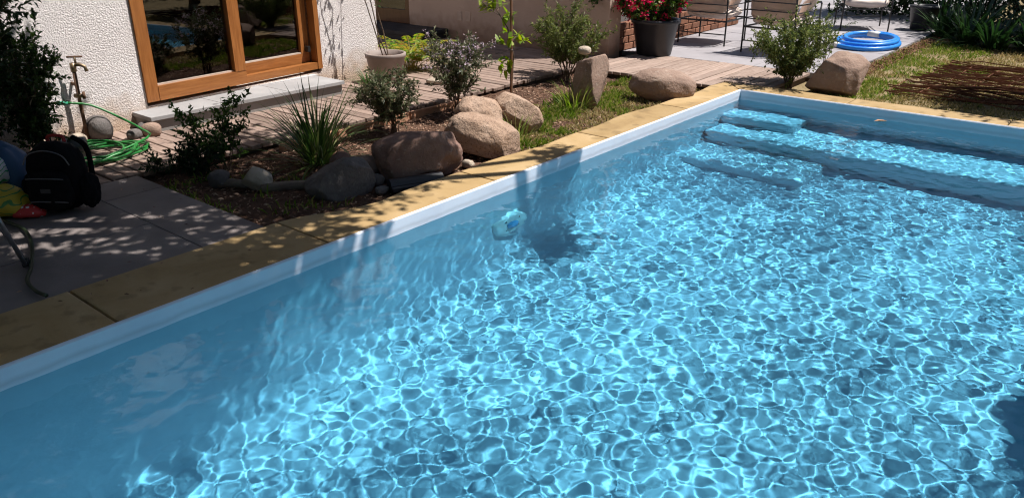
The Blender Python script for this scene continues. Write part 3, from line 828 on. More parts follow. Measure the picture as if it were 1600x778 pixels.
tree('shade_tree', (-2.4, -7.0), [
    (over(-1.3, -6.5), (1.2, 1.1, .6), 4000), (over(-.35, -6.4, 3.9), (.8, .9, .5), 4600), (over(-.05, -5.85, 3.4), (.36, .62, .35), 2500), (over(-.2, -5.35, 3.7), (.3, .34, .3), 750),
    (over(-2.6, -6.1, 3.5), (.7, .8, .5), 2600), (over(-1.0, -7.9, 4.0), (1.5, 1.1, .7), 3500), (over(-2.7, -5.45, 3.6), (.45, .45, .4), 1700),
    (over(-1.5, -5.1, 3.7), (.55, .45, .35), 1800), (over(-1.25, -4.5, 3.9), (.5, .45, .35), 1700), (over(-.75, -4.35, 3.9), (.4, .4, .3), 1000),
    (over(-1.9, -4.0, 3.8), (.4, .4, .3), 600), (over(-.9, -3.8, 4.1), (.3, .3, .25), 600), (over(-.35, -4.75, 3.8), (.3, .4, .25), 600), (over(-.8, -5.25, 3.6), (.4, .3, .3), 520), (over(.0, -2.80, 3.6), (.18, .17, .2), 300), (over(.42, -2.78, 3.7), (.22, .15, .2), 210), ((-1.0, -6.3, 4.7), (1.3, 1.1, .4), 5000), ((.6, -7.5, 4.6), (1.3, 1.1, .5), 4500), ((-3.4, -6.6, 4.8), (1.5, 1.4, .6), 4200), ((-1.2, -8.6, 5.0), (1.8, 1.4, .6), 4500), ((-1.6, -5.6, 4.9), (1.0, .8, .4), 900)],  # lobes given as plain positions are added overhead to block the sky
    'big tree left of the pool that throws dappled shade on the paving', 81, .2)
tree('shade_tree', (4.6, 2.9), [(over(2.5, .85, 3.2), (.8, .5, .4), 3400), (over(3.3, 1.6, 3.6), (.9, .9, .5), 2600), (over(1.75, 1.05, 3.4), (.4, .25, .2), 800)],
    'slender tree right of the lawn that shades the rusty mesh', 82, .09)
tree('shade_tree', (3.4, 8.6), [(over(1.3, 5.2, 3.6), (1.0, .55, .5), 4200), (over(2.4, 5.0, 3.9), (.9, .8, .5), 3600), (over(1.6, 6.6, 4.2), (1.4, .9, .6), 3200), (over(2.6, 6.4, 4.4), (1.0, .8, .5), 2600)],
    'tree behind the hedge that darkens the lily bed', 83, .14)


# ================================================================== lawn grass, litter
def scatter(n, x0, x1, y0, y1, rg, keep=None):
    P = np.stack([rg.uniform(x0, x1, n), rg.uniform(y0, y1, n)], 1)
    if keep is not None: P = P[np.array([keep(x, y) for x, y in P])]
    return P
def grass(name, P, zf, hgt, rg, mat, label, w=.005):
    n = len(P)
    B = np.array([(x, y, zf(x, y)) for x, y in P])
    a = rg.uniform(0, 6.28, n); ln = hgt*rg.uniform(.4, 1.25, n); lean = np.abs(rg.normal(0, .5, n))
    d = np.stack([np.cos(a)*np.sin(lean), np.sin(a)*np.sin(lean), np.cos(lean)], 1)
    s = np.stack([-np.sin(a), np.cos(a), np.zeros(n)], 1) * (w*rg.uniform(.6, 1.2, n))[:, None]
    mid = B + d*ln[:, None]*.55; tip = B + d*ln[:, None] + np.stack([np.cos(a), np.sin(a), -np.ones(n)*.4], 1)*(ln*.25)[:, None]
    V = np.stack([B - s, B + s, mid + s*.8, tip, mid - s*.8], 1).reshape(-1, 3)
    F = np.arange(n*5).reshape(-1, 5)
    o = ob(name, npmesh(name, V, F, mat))
    return tag(o, label, 'grass', kind='stuff')
rg = np.random.default_rng(90)
def bedlawn(x, y):
    v = noise.noise((x*2.3, y*2.3, 5))
    return y > -3.05 + v*.3 and y < .02 and x > -1.25 - .3*v + (0 if y > -1.8 else (-1.8-y)*.55) and x < -.36 and noise.noise((x*5, y*5, 9)) > -.28
bg_ = scatter(19000, -1.7, -.34, -3.3, .03, rg, bedlawn)
split = np.array([noise.noise((x*3, y*3, 6)) + .35*noise.noise((x*9, y*9, 6)) + (x+.75)*.9 > -.02 for x, y in bg_])
grass('bed_grass', bg_[~split], bed_z, .06, rg, L_grass, 'short green grass around the standing stone')
grass('bed_grass', bg_[split], bed_z, .035, rg, L_dry, 'dry straw coloured grass along the pool coping')
P2 = scatter(900, -1.7, -.5, -4.9, -3.9, rg, lambda x, y: noise.noise((x*4, y*4, 2)) > .12)
grass('bed_grass', P2, bed_z, .06, rg, L_grass, 'sparse shaded grass by the weathered logs')
def lawn_z(x, y): return -.05
g1 = scatter(30000, .46, 3.4, .3, 4.9, rg, lambda x, y: noise.noise((x*1.5, y*1.5, 1)) > -.55 and noise.noise((x*7, y*7, 3)) > -.35)
mid_ = np.array([noise.noise((x*1.3, y*1.3, 8)) + .38 - abs(x - .8)*1.0 + .4*noise.noise((x*6, y*6, 4)) > 0 for x, y in g1])
grass('lawn_grass', g1[mid_], lawn_z, .05, rg, L_grass, 'green lawn grass along the patio edge')
grass('lawn_grass', g1[~mid_], lawn_z, .045, rg, L_dry, 'dry straw coloured lawn grass beyond the pool')
# bark chips and dead leaves on the bed
L_chip = leafmat('bark_chip', [(.08, .04, .025), (.18, .095, .06), (.32, .19, .13), (.44, .32, .23)], .05, .9)
def litter(name, P, zf, size, rg, mat, label, zoff=.006):
    n = len(P)
    C = np.array([(x, y, zf(x, y) + zoff) for x, y in P])
    a = rg.uniform(0, 6.28, n); D = np.stack([np.cos(a), np.sin(a), rg.normal(0, .25, n)], 1)
    V, F = leaf_geo(C, D, rg.normal(0, .35, (n, 3)) + np.array([0, 0, 1.]), size*rg.uniform(.4, 1.3, n), size*rg.uniform(.25, .6, n), .2, .0)
    return tag(ob(name, npmesh(name, V, F, mat)), label, 'litter', kind='stuff')
litter('bark_litter', scatter(7500, -1.85, -.33, -4.9, 0, rg, lambda x, y: x < -.4 - .1*noise.noise((y*3, 0, 0))), bed_z, .034, rg, L_chip, 'brown bark chips and dead leaves covering the bed')
litter('leaf_litter', scatter(1700, .45, 3, 3.7, 6.2, rg), lawn_z, .05, rg, L_chip, 'fallen brown leaves at the edge of the lily bed', .01)
litter('fallen_leaves', scatter(70, -1.8, -.05, -6.3, -3.2, rg, lambda x, y: (y < -4.95 or x > -.28)), lambda x, y: .0, .022, rg, L_chip, 'few small dry leaves on the paving and coping', .004)
L_rust = leafmat('rusty_gravel', [(.09, .035, .02), (.18, .075, .04), (.30, .16, .10)], .0, .9)
litter('red_gravel', scatter(2600, .47, .66, 1.35, 5.4, rg), lambda x, y: -.045 + .02*rg.uniform(), .035, rg, L_rust, 'strip of rust red wood chips along the patio edge', .004)

# ================================================================== rocks
def rock(name, loc, dim, rz, seed, mat, label, tilt=(0, 0), ang=.12, cuts=0, fine=.02, sub=4, group=None, sink=.12, blocky=2.3):
    rg = random.Random(seed)
    bm = bmesh.new(); bmesh.ops.create_icosphere(bm, subdivisions=sub, radius=1)
    planes = []
    for _ in range(cuts):
        d = Vector((rg.gauss(0, 1), rg.gauss(0, 1), rg.gauss(.1, .7))).normalized(); planes.append((d, rg.uniform(.58, .86)))
    o3 = Vector((rg.uniform(0, 50), rg.uniform(0, 50), rg.uniform(0, 50)))
    for v in bm.verts:
        p = v.co.copy()
        q = (abs(p.x)**blocky + abs(p.y)**blocky + abs(p.z)**blocky)**(-1/blocky); p *= q
        p *= 1 + ang*noise.noise(p*1.1 + o3) + ang*.5*noise.noise(p*2.6 + o3)
        for d, h in planes:
            s = p.dot(d) - h
            if s > 0: p -= d*s*.93
        p *= 1 + fine*noise.noise(p*6 + o3) + fine*.7*noise.noise(p*13 + o3) + fine*.4*noise.noise(p*27 + o3)
        v.co = Vector((p.x*dim[0]/2, p.y*dim[1]/2, p.z*dim[2]/2))
    M = Matrix.Rotation(rz, 3, 'Z') @ Matrix.Rotation(tilt[0], 3, 'X') @ Matrix.Rotation(tilt[1], 3, 'Y')
    for v in bm.verts: v.co = M @ v.co
    zmin = min(v.co.z for v in bm.verts); zmax = max(v.co.z for v in bm.verts)
    for v in bm.verts: v.co.z -= zmin + sink*(zmax-zmin)
    me = bpy.data.meshes.new(name); bm.to_mesh(me); bm.free(); me.shade_smooth(); me.materials.append(mat)
    o = ob(name, me, None, loc)
    return tag(o, label, 'rock', group)
def rockmat(name, a, b_, c, speck, scale=4, bump=.6):
    return surf(name, [(.25, a), (.5, b_), (.78, c)], scale=scale, detail=12, rough=.88, bump=bump, bscale=46, bdist=.018, speck=speck, roughness=.68, distort=.5, ridge=4.5)
RK_brown = rockmat('brown_rock', (.15, .085, .065), (.235, .145, .115), (.33, .22, .18), (30, (.42, .34, .3), .62, .5))
RK_tan = rockmat('tan_granite', (.24, .15, .10), (.40, .275, .20), (.50, .37, .29), (70, (.12, .08, .06), .56, .6), bump=.8)
RK_pink = rockmat('pinkish_rock', (.17, .11, .085), (.28, .19, .148), (.37, .27, .215), (26, (.46, .38, .32), .62, .5))
RK_grey = rockmat('grey_rock', (.06, .055, .055), (.13, .115, .11), (.22, .195, .185), (24, (.3, .27, .25), .62, .5))
RK_pale = rockmat('pale_rock', (.32, .26, .2), (.46, .38, .3), (.56, .48, .4), (40, (.3, .24, .18), .6, .4))
RG = 'boulders in the garden bed'
B = -.06
rock('boulder', (-.62, -3.64, B), (.58, .42, .35), R(72), 1, RK_brown, 'large smooth brown boulder half in shade beside the coping', (0, R(-6)), .2, 3, .02, 5, RG, .16)
rock('boulder', (-.60, -3.02, B), (.56, .34, .32), R(28), 2, RK_tan, 'tan oval boulder leaning across the front of the stone group', (0, R(16)), .10, 2, .02, 5, RG, .12)
rock('boulder', (-1.0, -2.62, B), (.42, .34, .36), R(70), 3, RK_tan, 'rounded tan boulder behind the oval one', (0, R(10)), .16, 3, .02, 5, RG, .16)
rock('boulder', (-.84, -2.36, B), (.42, .32, .31), R(30), 4, RK_tan, 'pale rounded boulder at the back right of the tan stone group', (0, R(25)), .16, 3, .02, 5, RG, .16)
rock('standing_stone', (-.92, -1.22, B), (.34, .30, .50), R(20), 5, RK_pink, 'upright angular brown stone with a pebble on top', (R(-4), R(3)), .13, 5, .02, 5, RG, .08, 3.2)
rock('pebble', (-.97, -1.23, .385), (.12, .10, .075), .3, 6, RK_pale, 'small round pebble balanced on the upright stone', sub=3, sink=.04)
rock('boulder', (-.50, -.62, B), (.60, .40, .30), R(35), 7, RK_pink, 'flat elongated grey brown boulder near the pool corner', (0, R(6)), .10, 1, .02, 5, RG, .08)
rock('boulder', (.70, .63, -.05), (.66, .46, .46), R(48), 58, RK_pink, 'pointed reddish boulder behind the far coping', (R(4), R(-2)), .18, 6, .022, 5, RG, .14, 2.3)
rock('boulder', (-.70, -4.24, B), (.42, .32, .26), R(60), 9, RK_grey, 'dark grey craggy boulder in shade beside the coping', (0, R(5)), .2, 5, .035, 5, RG)
rock('stone', (-.86, -3.90, B), (.24, .18, .15), R(50), 10, RK_pink, 'small pinkish stone between the grey and brown boulders', ang=.16, cuts=3)
rock('stone', (-.68, -3.98, B), (.13, .10, .08), R(20), 11, RK_grey, 'fist sized stone in front of the small pinkish stone', ang=.16, cuts=3, sub=3)
rock('stone', (-1.02, -3.98, B), (.17, .13, .16), R(110), 12, RK_brown, 'angular brown stone at the foot of the grass clump', ang=.2, cuts=4, sub=3)
rock('stone', (-1.18, -4.51, B), (.19, .13, .15), R(35), 13, RK_pale, 'pale cream stone standing on the dark soil', (R(8), R(18)), .14, 3, .015, 4)
rock('stone', (-1.42, -4.62, B), (.15, .12, .12), R(15), 14, RK_grey, 'small grey stone near the paving corner', ang=.18, cuts=3, sub=3)
rock('stone', (-.47, -3.33, B), (.09, .07, .06), R(15), 15, RK_pale, 'small pale stone between brown and tan boulders', ang=.18, cuts=2, sub=3)
rock('stone', (-.52, -4.06, B), (.10, .07, .05), R(75), 16, RK_grey, 'flat grey chip of stone beside the black trough', ang=.18, cuts=2, sub=3)
RT = [((-2.93, -4.66), (.22, .17, .19), RK_grey, 'rounded grey cobble behind the green hose'), ((-2.86, -4.86), (.14, .12, .10), RK_pale, 'pale cobble left of the tap pipe'),
      ((-2.88, -4.36), (.11, .09, .08), RK_grey, 'small cobble against the end of the step'), ((-2.72, -4.38), (.15, .11, .11), RK_pink, 'reddish cobble at the corner of the step'), ((-2.74, -4.50), (.12, .10, .08), RK_grey, 'grey cobble in front of the reddish one')]
for k, ((x, y), d, mt, lb) in enumerate(RT):
    rock('cobble', (x, y, -.005), d, k*1.3, 20+k, mt, lb, ang=.1, sub=3, group='cobbles at the foot of the house', sink=.06)
rock('stone', (-2.45, -1.62, .0), (.2, .15, .07), .4, 31, RK_pale, 'pale flat stone on the deck beside the taupe pot', ang=.15, cuts=2, sub=3)

# weathered logs, wooden edging, black trough
lg = surf('grey_log', [(.3, (.13, .10, .075)), (.7, (.25, .2, .16))], scale=6, stretch=(1, 6, 6), rough=.95, bump=.8, bscale=25, bdist=.006)
def log(loc, ln, r, rz, label):
    root = empty('weathered_log', loc, rz, label, 'log', 'logs edging the bed')
    MB().tube([(-ln/2, 0, 0), (-ln/5, .012, .004), (ln/5, -.006, 0), (ln/2, .01, .003)], [r*.9, r, r*.97, r*.85], 12).build('trunk', lg, root, smooth=True)
log((-.98, -4.36, -.035), .42, .032, R(58), 'weathered grey log between the pale stone and grey boulder')
log((-1.30, -4.57, -.035), .24, .028, R(40), 'short weathered log left of the pale stone')
ed = surf('terracotta_edging', [(.3, (.38, .19, .11)), (.7, (.54, .31, .2))], scale=8, rough=.9, bump=.3)
eds = [(-3.9, -3.4, 'terracotta edging strip behind the ornamental grass'), (-3.38, -2.62, 'terracotta edging strip behind the low grey green shrub'), (-2.6, -1.95, 'terracotta edging strip behind the lilac flowering shrub')]
for a, c, lb in eds:
    e = empty('edging_strip', (-1.80, (a+c)/2, -.06), R(rnd.uniform(-2, 2)), lb, 'edging', 'terracotta edging along the deck')
    ob('tile', bevel_box('tile', .035, c-a, .085, .006, ed, 2, .003, rnd), e, (0, 0, .052))
tgh = empty('rubber_trough', (-.43, -3.86, -.06), R(66), 'black rubber channel lying along the inner edge of the coping', 'trough')
mb = MB(); prof = [(math.cos(a)*.055, math.sin(a)*.055) for a in np.linspace(0, math.pi, 9)]
V = []; F = []
for k, xx in enumerate(np.linspace(-.17, .17, 6)):
    V += [(xx, p[0], p[1]+.01) for p in prof]
for k in range(5):
    for j in range(8): F.append((k*9+j, k*9+j+1, (k+1)*9+j+1, (k+1)*9+j))
F.append(tuple(range(9))); F.append(tuple(45+j for j in range(9))[::-1])
mb.add(V, F).build('shell', MAT['black_plastic'], tgh, smooth=False)
MB().tube([(-.175, 0, .035), (.175, 0, .035)], .045, 12).build('core', MAT['black_plastic'], tgh, smooth=False)

# floating leaf
fl = tag(ob('floating_leaf', npmesh('floating_leaf', [(-.05, 0, 0), (-.012, .026, .012), (.03, .02, .010), (.06, 0, .004), (.03, -.02, .012), (-.012, -.026, .014), (0, 0, -.001)], [(0, 1, 6), (1, 2, 6), (2, 3, 6), (3, 4, 6), (4, 5, 6), (5, 0, 6)], plain('dead_leaf', (.38, .17, .07), .6)), None, (1.30, -.10, WATER_Z+.008), (0, 0, .5)), 'single brown leaf floating by the far pool wall', 'leaf')

# ================================================================== hoses, tap
def smooth_path(pts, n=10, closed=False):
    P = [Vector(p) for p in pts]; out = []
    m_ = len(P)
    for i in range(m_ if closed else m_-1):
        p0 = P[(i-1) % m_] if (closed or i > 0) else P[0]; p1 = P[i]; p2 = P[(i+1) % m_]; p3 = P[(i+2) % m_] if (closed or i+2 < m_) else P[-1]
        for k in range(n):
            t = k/n
            out.append(.5*((2*p1) + (-p0+p2)*t + (2*p0-5*p1+4*p2-p3)*t*t + (-p0+3*p1-3*p2+p3)*t**3))
    if not closed: out.append(P[-1])
    return out
green = surf('green_hose_rubber', [(.3, (.008, .12, .02)), (.7, (.016, .20, .035))], scale=20, rough=.35, bump=.05, spec=.5)
gh = empty('garden_hose', (-2.47, -4.90, 0), 0, 'coiled bright green garden hose on the deck below the tap', 'hose')
rg = random.Random(9); pts = []
turns = 9
for k in range(turns*14):
    a = 2*math.pi*k/14; t = k//14
    if k % 14 == 0: rx, ry, ox, oy = rg.uniform(.17, .30), rg.uniform(.19, .36), rg.uniform(-.05, .05), rg.uniform(-.05, .05)
    pts.append((ox + rx*math.cos(a), oy + ry*math.sin(a), .012 + .009*(t % 4) + .008*math.sin(a*1.5 + t) + (.012 if t > 5 else 0)))
last = pts[-1]
pts += [(.05, .34, .07), (-.14, .40, .09), (-.32, .34, .16), (-.42, .20, .26), (-.43, .05, .30)]
MB().tube(smooth_path(pts, 3), .0085, 7).build('tube', green, gh, smooth=True)
MB().tube([(-.43, .05, .30), (-.435, .01, .305), (-.44, -.02, .31)], [.014, .015, .012], 10).build('coupling', plain('teal_plastic', (.05, .35, .22), .4), gh, smooth=True)
# standpipe
tap = empty('garden_tap', (-2.94, -4.75, 0), 0, 'rusty standpipe with a brass tap in front of the white wall', 'tap')
rust = surf('rusty_pipe', [(.3, (.10, .05, .03)), (.7, (.2, .12, .08))], scale=20, rough=.8, bump=.3, metal=.3)
brass = plain('old_brass', (.26, .19, .12), .45, metal=.8)
MB().tube([(0, 0, -.05), (0, 0, .25), (.004, .004, .52)], .013, 10).build('pipe', rust, tap, smooth=True)
MB().tube([(.004, .004, .50), (.004, .004, .56)], .02, 10).build('elbow', brass, tap, smooth=True)
MB().tube([(.0, .0, .545), (.035, .035, .55), (.06, .06, .535), (.065, .065, .50)], [.014, .013, .012, .013], 10).build('spout', brass, tap, smooth=True)
MB().tube([(.02, .02, .55), (.02, .02, .60)], .008, 8).build('valve_stem', brass, tap, smooth=True)
MB().tube([(-.01, -.02, .603), (.05, .06, .603)], .007, 8).build('handle', rust, tap, smooth=True)
vlv = MB().tube([(-.02, -.02, .33), (.03, .03, .33)], .016, 8).build('valve', brass, tap, smooth=True)
MB().tube([(.04, .02, .31), (.04, .02, .36)], .011, 8).build('handle', rust, vlv, smooth=True)
MB().box(-.09, 0, -.008, .008, .40, .42).build('bracket', rust, tap)

# blue pool hose
blue = surf('blue_hose_plastic', [(.3, (.02, .20, .66)), (.7, (.035, .27, .78))], scale=15, rough=.35, bump=.0, spec=.5)
bh = empty('pool_hose', (.04, 3.70, 0), R(8), 'thick blue pool hose coiled on the patio with white cuffs', 'hose')
pts = []
for k in range(40):
    a = -2.3 + 2*math.pi*k/15; t = k/15
    pts.append((.40*math.cos(a)*(1-.13*t) + .03*t, .56*math.sin(a)*(1-.17*t) - .03*t, .034 + .062*min(1, max(0, t-.55)) + .012*math.sin(a)))
path = smooth_path(pts, 5)
MB().tube(path, [.027 + .0022*(i % 2) for i in range(len(path))], 12).build('tube', blue, bh, smooth=True)
wc = plain('white_cuff', (.72, .72, .70), .5)
p0, p1 = path[0], path[1]; d = (p0-p1).normalized()
MB().tube([p0 + d*-.02, p0 + d*.06, p0 + d*.14], [.037, .037, .033], 14).build('cuff', wc, bh, smooth=True)
p0, p1 = path[-1], path[-2]; d = (p0-p1).normalized()
MB().tube([p0 + d*-.02, p0 + d*.06, p0 + d*.13], [.037, .037, .033], 14).build('cuff', wc, bh, smooth=True)

# dark hose by the paving
dh = empty('drain_hose', (-.95, -6.0, 0), 0, 'dark green flat hose lying across the shaded paving', 'hose')
pp = [(-1.75, -5.80), (-1.59, -5.79), (-1.38, -5.77), (-1.12, -5.83), (-.84, -5.94), (-.70, -6.01), (-.56, -6.03), (-.47, -6.02)]
MB().tube(smooth_path([(x+.95, y+6.0, .010) for x, y in pp], 8), .009, 8).build('tube', plain('dark_hose', (.025, .04, .02), .5), dh, smooth=True)

# ================================================================== armchairs
def puff(sx, sy, sz, mat, name, parent, loc, rot=(0, 0, 0), e=3.6, wr=.012, seed=0, sub=4):
    bm = bmesh.new(); bmesh.ops.create_icosphere(bm, subdivisions=sub, radius=1)
    for v in bm.verts:
        p = v.co.copy(); q = (abs(p.x)**e + abs(p.y)**e + abs(p.z)**2.4)**(-1/e)
        p *= q
        d = wr*(noise.noise(p*2.2 + Vector((seed, 0, 0))) + .6*noise.noise(Vector((p.x*2, p.y*7, p.z*7+seed))))
        v.co = Vector((p.x*sx/2, p.y*sy/2, p.z*sz/2)) + v.co.normalized()*d
    me = bpy.data.meshes.new(name); bm.to_mesh(me); bm.free(); me.shade_smooth(); me.materials.append(mat)
    return ob(name, me, parent, loc, rot)
def armchair(loc, rz, label, w=.64, d=.66, seat=.30, back=.82, light=False):
    r = empty('garden_armchair', loc, rz, label, 'armchair', 'garden armchairs on the patio')
    bmt = MAT['black_metal']; t = .011
    for sx in (-1, 1):
        MB().tube([(sx*w/2, -d/2, 0), (sx*w/2, -d/2, seat), (sx*w/2, -d/2-.05, back)], t, 8).build('leg', bmt, r, smooth=True)
        MB().tube([(sx*w/2, d/2, 0), (sx*w/2, d/2, seat+.26)], t, 8).build('leg', bmt, r, smooth=True)
        MB().tube([(sx*w/2, d/2, seat+.26), (sx*w/2, d/2-.03, seat+.28), (sx*w/2, -d/2-.02, seat+.28)], t, 8).build('armrest', bmt, r, smooth=True)
        for z in (.10, .19): MB().tube([(sx*w/2, d/2, seat+z), (sx*w/2, -d/2-.01, seat+z)], t*.6, 6).build('side_bar', bmt, r)
    for y in (-d/2, d/2): MB().tube([(-w/2, y, seat), (w/2, y, seat)], t, 8).build('seat_bar', bmt, r)
    for x in (-w/2, w/2): MB().tube([(x, -d/2, seat), (x, d/2, seat)], t, 8).build('seat_bar', bmt, r)
    MB().tube([(-w/2, -d/2, .14), (w/2, -d/2, .14)], t*.7, 6).build('stretcher', bmt, r)
    for k in range(5):
        z = seat + .10 + k*.10; yy = -d/2 - .05*(z-seat)/(back-seat)
        MB().tube([(-w/2, yy, z), (w/2, yy, z)], t*.65, 6).build('back_bar', bmt, r)
    ct = MAT['cloth_white'] if light else MAT['cloth']
    puff(w-.03, d-.02, .15, MAT['cloth_white'], 'seat_cushion', r, (0, .02, seat+.08), seed=loc[0])
    puff(w-.05, .62, .17, ct, 'back_cushion', r, (0, -d/2+.10, seat+.36), (R(82), 0, 0), wr=.022, seed=loc[1])
    return r
armchair((-1.635, 2.73, 0), R(2), 'metal armchair with beige cushions nearest the black flower pot')
armchair((-.62, 2.46, 0), R(-4), 'metal armchair with beige cushions behind the round shrub')
armchair((-.52, 5.35, 0), R(205), 'metal armchair with pale cushions behind the blue hose', light=True)
rt = empty('scatter_cushion', (-.55, 5.2, .46), R(30), 'small red cushion on the far armchair', 'cushion')
puff(.3, .3, .1, plain('red_cloth', (.5, .03, .03), .9), 'cover', rt, (0, 0, .03))
puff(.34, .34, .12, MAT['cloth_white'], 'cover', empty('scatter_cushion', (-1.38, 2.86, .47), 0, 'bright white cushion leaning at the right arm of the first armchair', 'cushion'), (0, 0, .1), (R(15), R(-60), 0))
puff(.34, .34, .12, MAT['cloth_white'], 'cover', empty('scatter_cushion', (-.36, 2.6, .47), 0, 'bright white cushion leaning at the right arm of the second armchair', 'cushion'), (0, 0, .1), (R(15), R(-60), 0))

# rusty steel mesh sheet lying on the lawn
ms = empty('steel_mesh', (1.75, 1.75, -.045), 0, 'rusty steel reinforcing mesh lying on the dry lawn', 'mesh')
rustm = surf('rust', [(.3, (.08, .03, .015)), (.7, (.19, .075, .038))], scale=25, rough=.95, bump=.4)
mb = MB(); m2 = MB(); rg = random.Random(3)
def mesh_pt(u, v, z):  # u across, v along
    return (-.66 + u*2.1 + .16*v, -1.0 + v*2.1 + .05*u, z)
for k in range(64):
    v = k/63; z0 = .05 + .03*math.sin(k*1.3)
    mb.tube([mesh_pt(u, v + rg.uniform(-.012, .012), z0 + .025*math.sin(u*9+k) + rg.uniform(0, .02)) for u in np.linspace(0, 1, 9)], .006, 5)
for k in range(9):
    u = k/8
    m2.tube([mesh_pt(u + rg.uniform(-.01, .01), v, .055 + .02*math.sin(v*8+k)) for v in np.linspace(0, 1, 9)], .005, 5)
mb.build('bars', rustm, ms, kind='stuff'); m2.build('cross_bars', rustm, ms, kind='stuff')

# ================================================================== bags by the paving
bp = empty('backpack', (-1.56, -5.48, 0), R(38), 'black backpack standing on the shaded paving', 'backpack')
bp.scale = (.9, .9, .93)
nyl = surf('black_nylon', [(.3, (.004, .004, .005)), (.7, (.009, .009, .011))], scale=30, rough=.9, bump=.6, bscale=60, bdist=.004, spec=.1)
puff(.31, .20, .42, nyl, 'body', bp, (0, 0, .205), e=4.5, wr=.012, seed=3)
puff(.26, .09, .24, nyl, 'front_pocket', bp, (0, -.115, .15), e=4, wr=.01, seed=5)
puff(.08, .15, .20, nyl, 'side_pocket', bp, (.175, 0, .12), e=3, wr=.01, seed=7)
puff(.08, .15, .20, nyl, 'side_pocket', bp, (-.175, 0, .12), e=3, wr=.01, seed=8)
MB().tube(smooth_path([(-.05, .05, .40), (-.04, .05, .435), (.04, .05, .435), (.05, .05, .40)], 5), .010, 8).build('handle', plain('red_webbing', (.30, .02, .02), .7), bp, smooth=True)
for sx in (-1, 1):
    MB().tube(smooth_path([(sx*.08, .09, .42), (sx*.11, .16, .34), (sx*.12, .15, .18), (sx*.13, .09, .05)], 6), .016, 6).build('strap', nyl, bp, smooth=True)
MB().tube(smooth_path([(-.14, -.098, .30), (-.10, -.098, .36), (0, -.096, .385), (.10, -.098, .36), (.14, -.098, .30)], 6), .004, 5).build('zip', plain('grey_zip', (.12, .12, .13), .4), bp)

for zz, ww in ((.23, .115), (.09, .115)):
    MB().tube(smooth_path([(-ww, -.150, zz), (-ww*.5, -.160, zz+.006), (ww*.5, -.160, zz+.006), (ww, -.150, zz)], 6), .0035, 5).build('zip', plain('grey_zip', (.12, .12, .13), .4), bp)
MB().box(-.03, .03, -.166, -.160, .15, .175).build('patch', plain('grey_patch', (.04, .04, .045), .7), bp)

def pattern_mat(name, base, dot, kind, scale):
    m, nt, b, out = new_mat(name); L = nt.links.new
    v = coords(nt, False)
    if kind == 'wave':
        t = nd(nt, 'TexWave', wave_type='BANDS', bands_direction='Z', wave_profile='SIN'); t.inputs['Scale'].default_value = scale; t.inputs['Distortion'].default_value = 6; t.inputs['Detail'].default_value = 0; t.inputs['Detail Scale'].default_value = 1.6
        L(v, t.inputs['Vector']); o = t.outputs['Fac']; th = (.86, .93)
    else:
        t = nd(nt, 'TexVoronoi', Scale=scale); t.inputs['Randomness'].default_value = .3; L(v, t.inputs['Vector'])
        inv = nd(nt, 'Math', operation='SUBTRACT'); inv.inputs[0].default_value = 1; L(t.outputs['Distance'], inv.inputs[1]); o = inv.outputs[0]; th = (.66, .72)
    mr = nd(nt, 'MapRange'); mr.inputs['From Min'].default_value = th[0]; mr.inputs['From Max'].default_value = th[1]; L(o, mr.inputs['Value'])
    mx = nd(nt, 'MixRGB'); mx.inputs['Color1'].default_value = (*base, 1); mx.inputs['Color2'].default_value = (*dot, 1)
    L(mr.outputs[0], mx.inputs['Fac']); L(mx.outputs['Color'], b.inputs['Base Color']); b.inputs['Roughness'].default_value = .5
    return m
def bag(name, loc, dim, mat, label, seed, cat='bag', rz=0):
    r = empty(name, loc, rz, label, cat, 'bags on the paving')
    bm = bmesh.new(); bmesh.ops.create_icosphere(bm, subdivisions=4, radius=1)
    for v in bm.verts:
        p = v.co.copy(); q = (abs(p.x)**3 + abs(p.y)**3 + abs(p.z)**3)**(-1/3); p *= q
        p *= 1 + .16*noise.noise(p*1.5 + Vector((seed, 0, 0))) + .09*(abs(noise.noise(p*3.5 + Vector((0, seed, 0)))) - .2) - .05*abs(noise.noise(p*8 + Vector((0, seed, 3))))
        tp = 1 - .35*max(0, p.z)
        v.co = Vector((p.x*tp*dim[0]/2, p.y*tp*dim[1]/2, max(-dim[2]*.46, p.z*dim[2]/2) + dim[2]*.46))
    me = bpy.data.meshes.new('body'); bm.to_mesh(me); bm.free(); me.shade_smooth(); me.materials.append(mat)
    ob('body', me, r)
    return r
bag('tote_bag', (-1.95, -5.62, 0), (.34, .24, .36), plain('blue_bag_cloth', (.03, .08, .17), .7), 'slumped dark blue bag behind the backpack', 1.3, rz=.5)
bag('shopping_bag', (-1.72, -5.73, 0), (.26, .2, .17), pattern_mat('yellow_wave_print', (.48, .36, .03), (.06, .2, .05), 'wave', 9), 'crumpled yellow bag with a wavy green print beside the backpack', 4.1, rz=.7)
bag('pouch', (-1.58, -5.66, 0), (.16, .1, .07), pattern_mat('red_dot_print', (.5, .03, .03), (.8, .75, .75), 'dot', 34), 'small red pouch with white dots on the paving', 6.7, 'pouch', rz=.9)
bag('snack_bag', (-1.88, -5.70, .13), (.2, .12, .2), pattern_mat('green_wave_print', (.6, .6, .6), (.02, .28, .08), 'wave', 11), 'white and green plastic bag on top of the yellow bag', 8.2, rz=.3)
bag('towel', (-2.02, -5.86, 0), (.26, .22, .30), plain('grey_cloth', (.2, .2, .21), .9), 'pale grey cloth bundle behind the yellow bag', 9.4, 'towel', rz=.1)
cp = empty('bottle_cap', (-2.55, -5.05, .10), R(-40), 'round white cap of a jug under the dark bush', 'cap')
MB().lathe([(0, -.012), (.018, -.012), (.022, -.02), (.042, -.02), (.045, -.016), (.045, .02)], 28, axis='y').build('lid', plain('white_plastic', (.6, .6, .58), .5), cp, smooth=True)
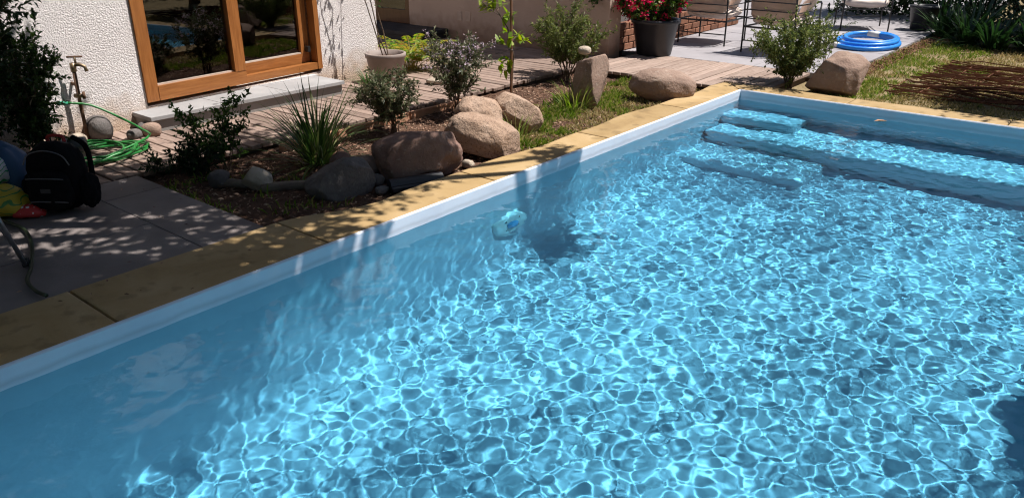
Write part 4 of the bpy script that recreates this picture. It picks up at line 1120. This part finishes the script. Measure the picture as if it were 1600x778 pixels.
MB().lathe([(.042, .02), (.05, .04), (.05, .12), (0, .12)], 24, axis='y').build('neck', plain('grey_plastic', (.08, .08, .085), .6), cp, smooth=True)

# folding camp chair at the left edge
fc = empty('folding_chair', (-1.02, -6.28, 0), R(0), 'folding chair with grey tube legs at the left edge', 'chair')
alu = plain('grey_aluminium', (.32, .33, .36), .35, metal=.7)
for a, b2 in (((.11, .35, 0), (.02, .22, .44)), ((.13, .335, 0), (.26, .21, .44)), ((.02, -.33, 0), (.02, -.22, .44)), ((.26, -.33, 0), (.26, -.22, .44))):
    MB().tube([a, b2], .010, 8).build('leg', alu, fc, smooth=True)
    MB().tube([(a[0], a[1], 0), (a[0]*.96, a[1], .03)], .014, 8).build('rubber_foot', MAT['black_plastic'], fc.children[-1])
puff(.52, .52, .05, plain('green_canvas', (.03, .06, .05), .9), 'seat', fc, (.05, -.05, .45), e=6, wr=.004)
puff(.52, .04, .42, plain('green_canvas', (.03, .06, .05), .9), 'backrest', fc, (-.22, -.05, .72), (0, 0, R(90)), e=6, wr=.004)

# parasol on the terrace right of the pool (seen in the door glass, shades the near right water)
pa = empty('parasol', (5.23, -1.98, 0), 0, 'blue parasol on the terrace right of the pool', 'parasol')
bc = surf('blue_canvas', [(.3, (.02, .06, .20)), (.7, (.03, .09, .27))], scale=10, rough=.9, bump=.2)
MB().tube([(0, 0, 0), (0, 0, 2.55)], .022, 12).build('pole', plain('parasol_wood', (.3, .18, .09), .5), pa)
V = [(0, 0, 2.55)]; F = []
for rr, zz in ((.5, 2.44), (.95, 2.30), (1.3, 2.14), (1.31, 2.0)):
    for k in range(16):
        w = 2*math.pi*k/16; sag = .0 if k % 2 == 0 else -.03*rr; V.append((rr*math.cos(w)*(1+sag), rr*math.sin(w)*(1+sag), zz + sag*.8))
for k in range(16): F.append((0, 1+k, 1+(k+1) % 16, 1+k)[:3])
F = [(0, 1+k, 1+(k+1) % 16) for k in range(16)]
for j in range(3):
    for k in range(16):
        F.append((1+j*16+k, 1+(j+1)*16+k, 1+(j+1)*16+(k+1) % 16, 1+j*16+(k+1) % 16))
MB().add(V, F).build('canopy', bc, pa)
for k in range(8):
    w = 2*math.pi*k/8; MB().tube([(0, 0, 2.52), (1.29*math.cos(w), 1.29*math.sin(w), 2.11)], .008, 6).build('rib', plain('parasol_wood', (.3, .18, .09), .5), pa)
MB().lathe([(0, 0), (.26, 0), (.26, .05), (.06, .09), (.03, .28), (0, .28)], 28).build('base', plain('grey_concrete', (.3, .3, .3), .9), pa)
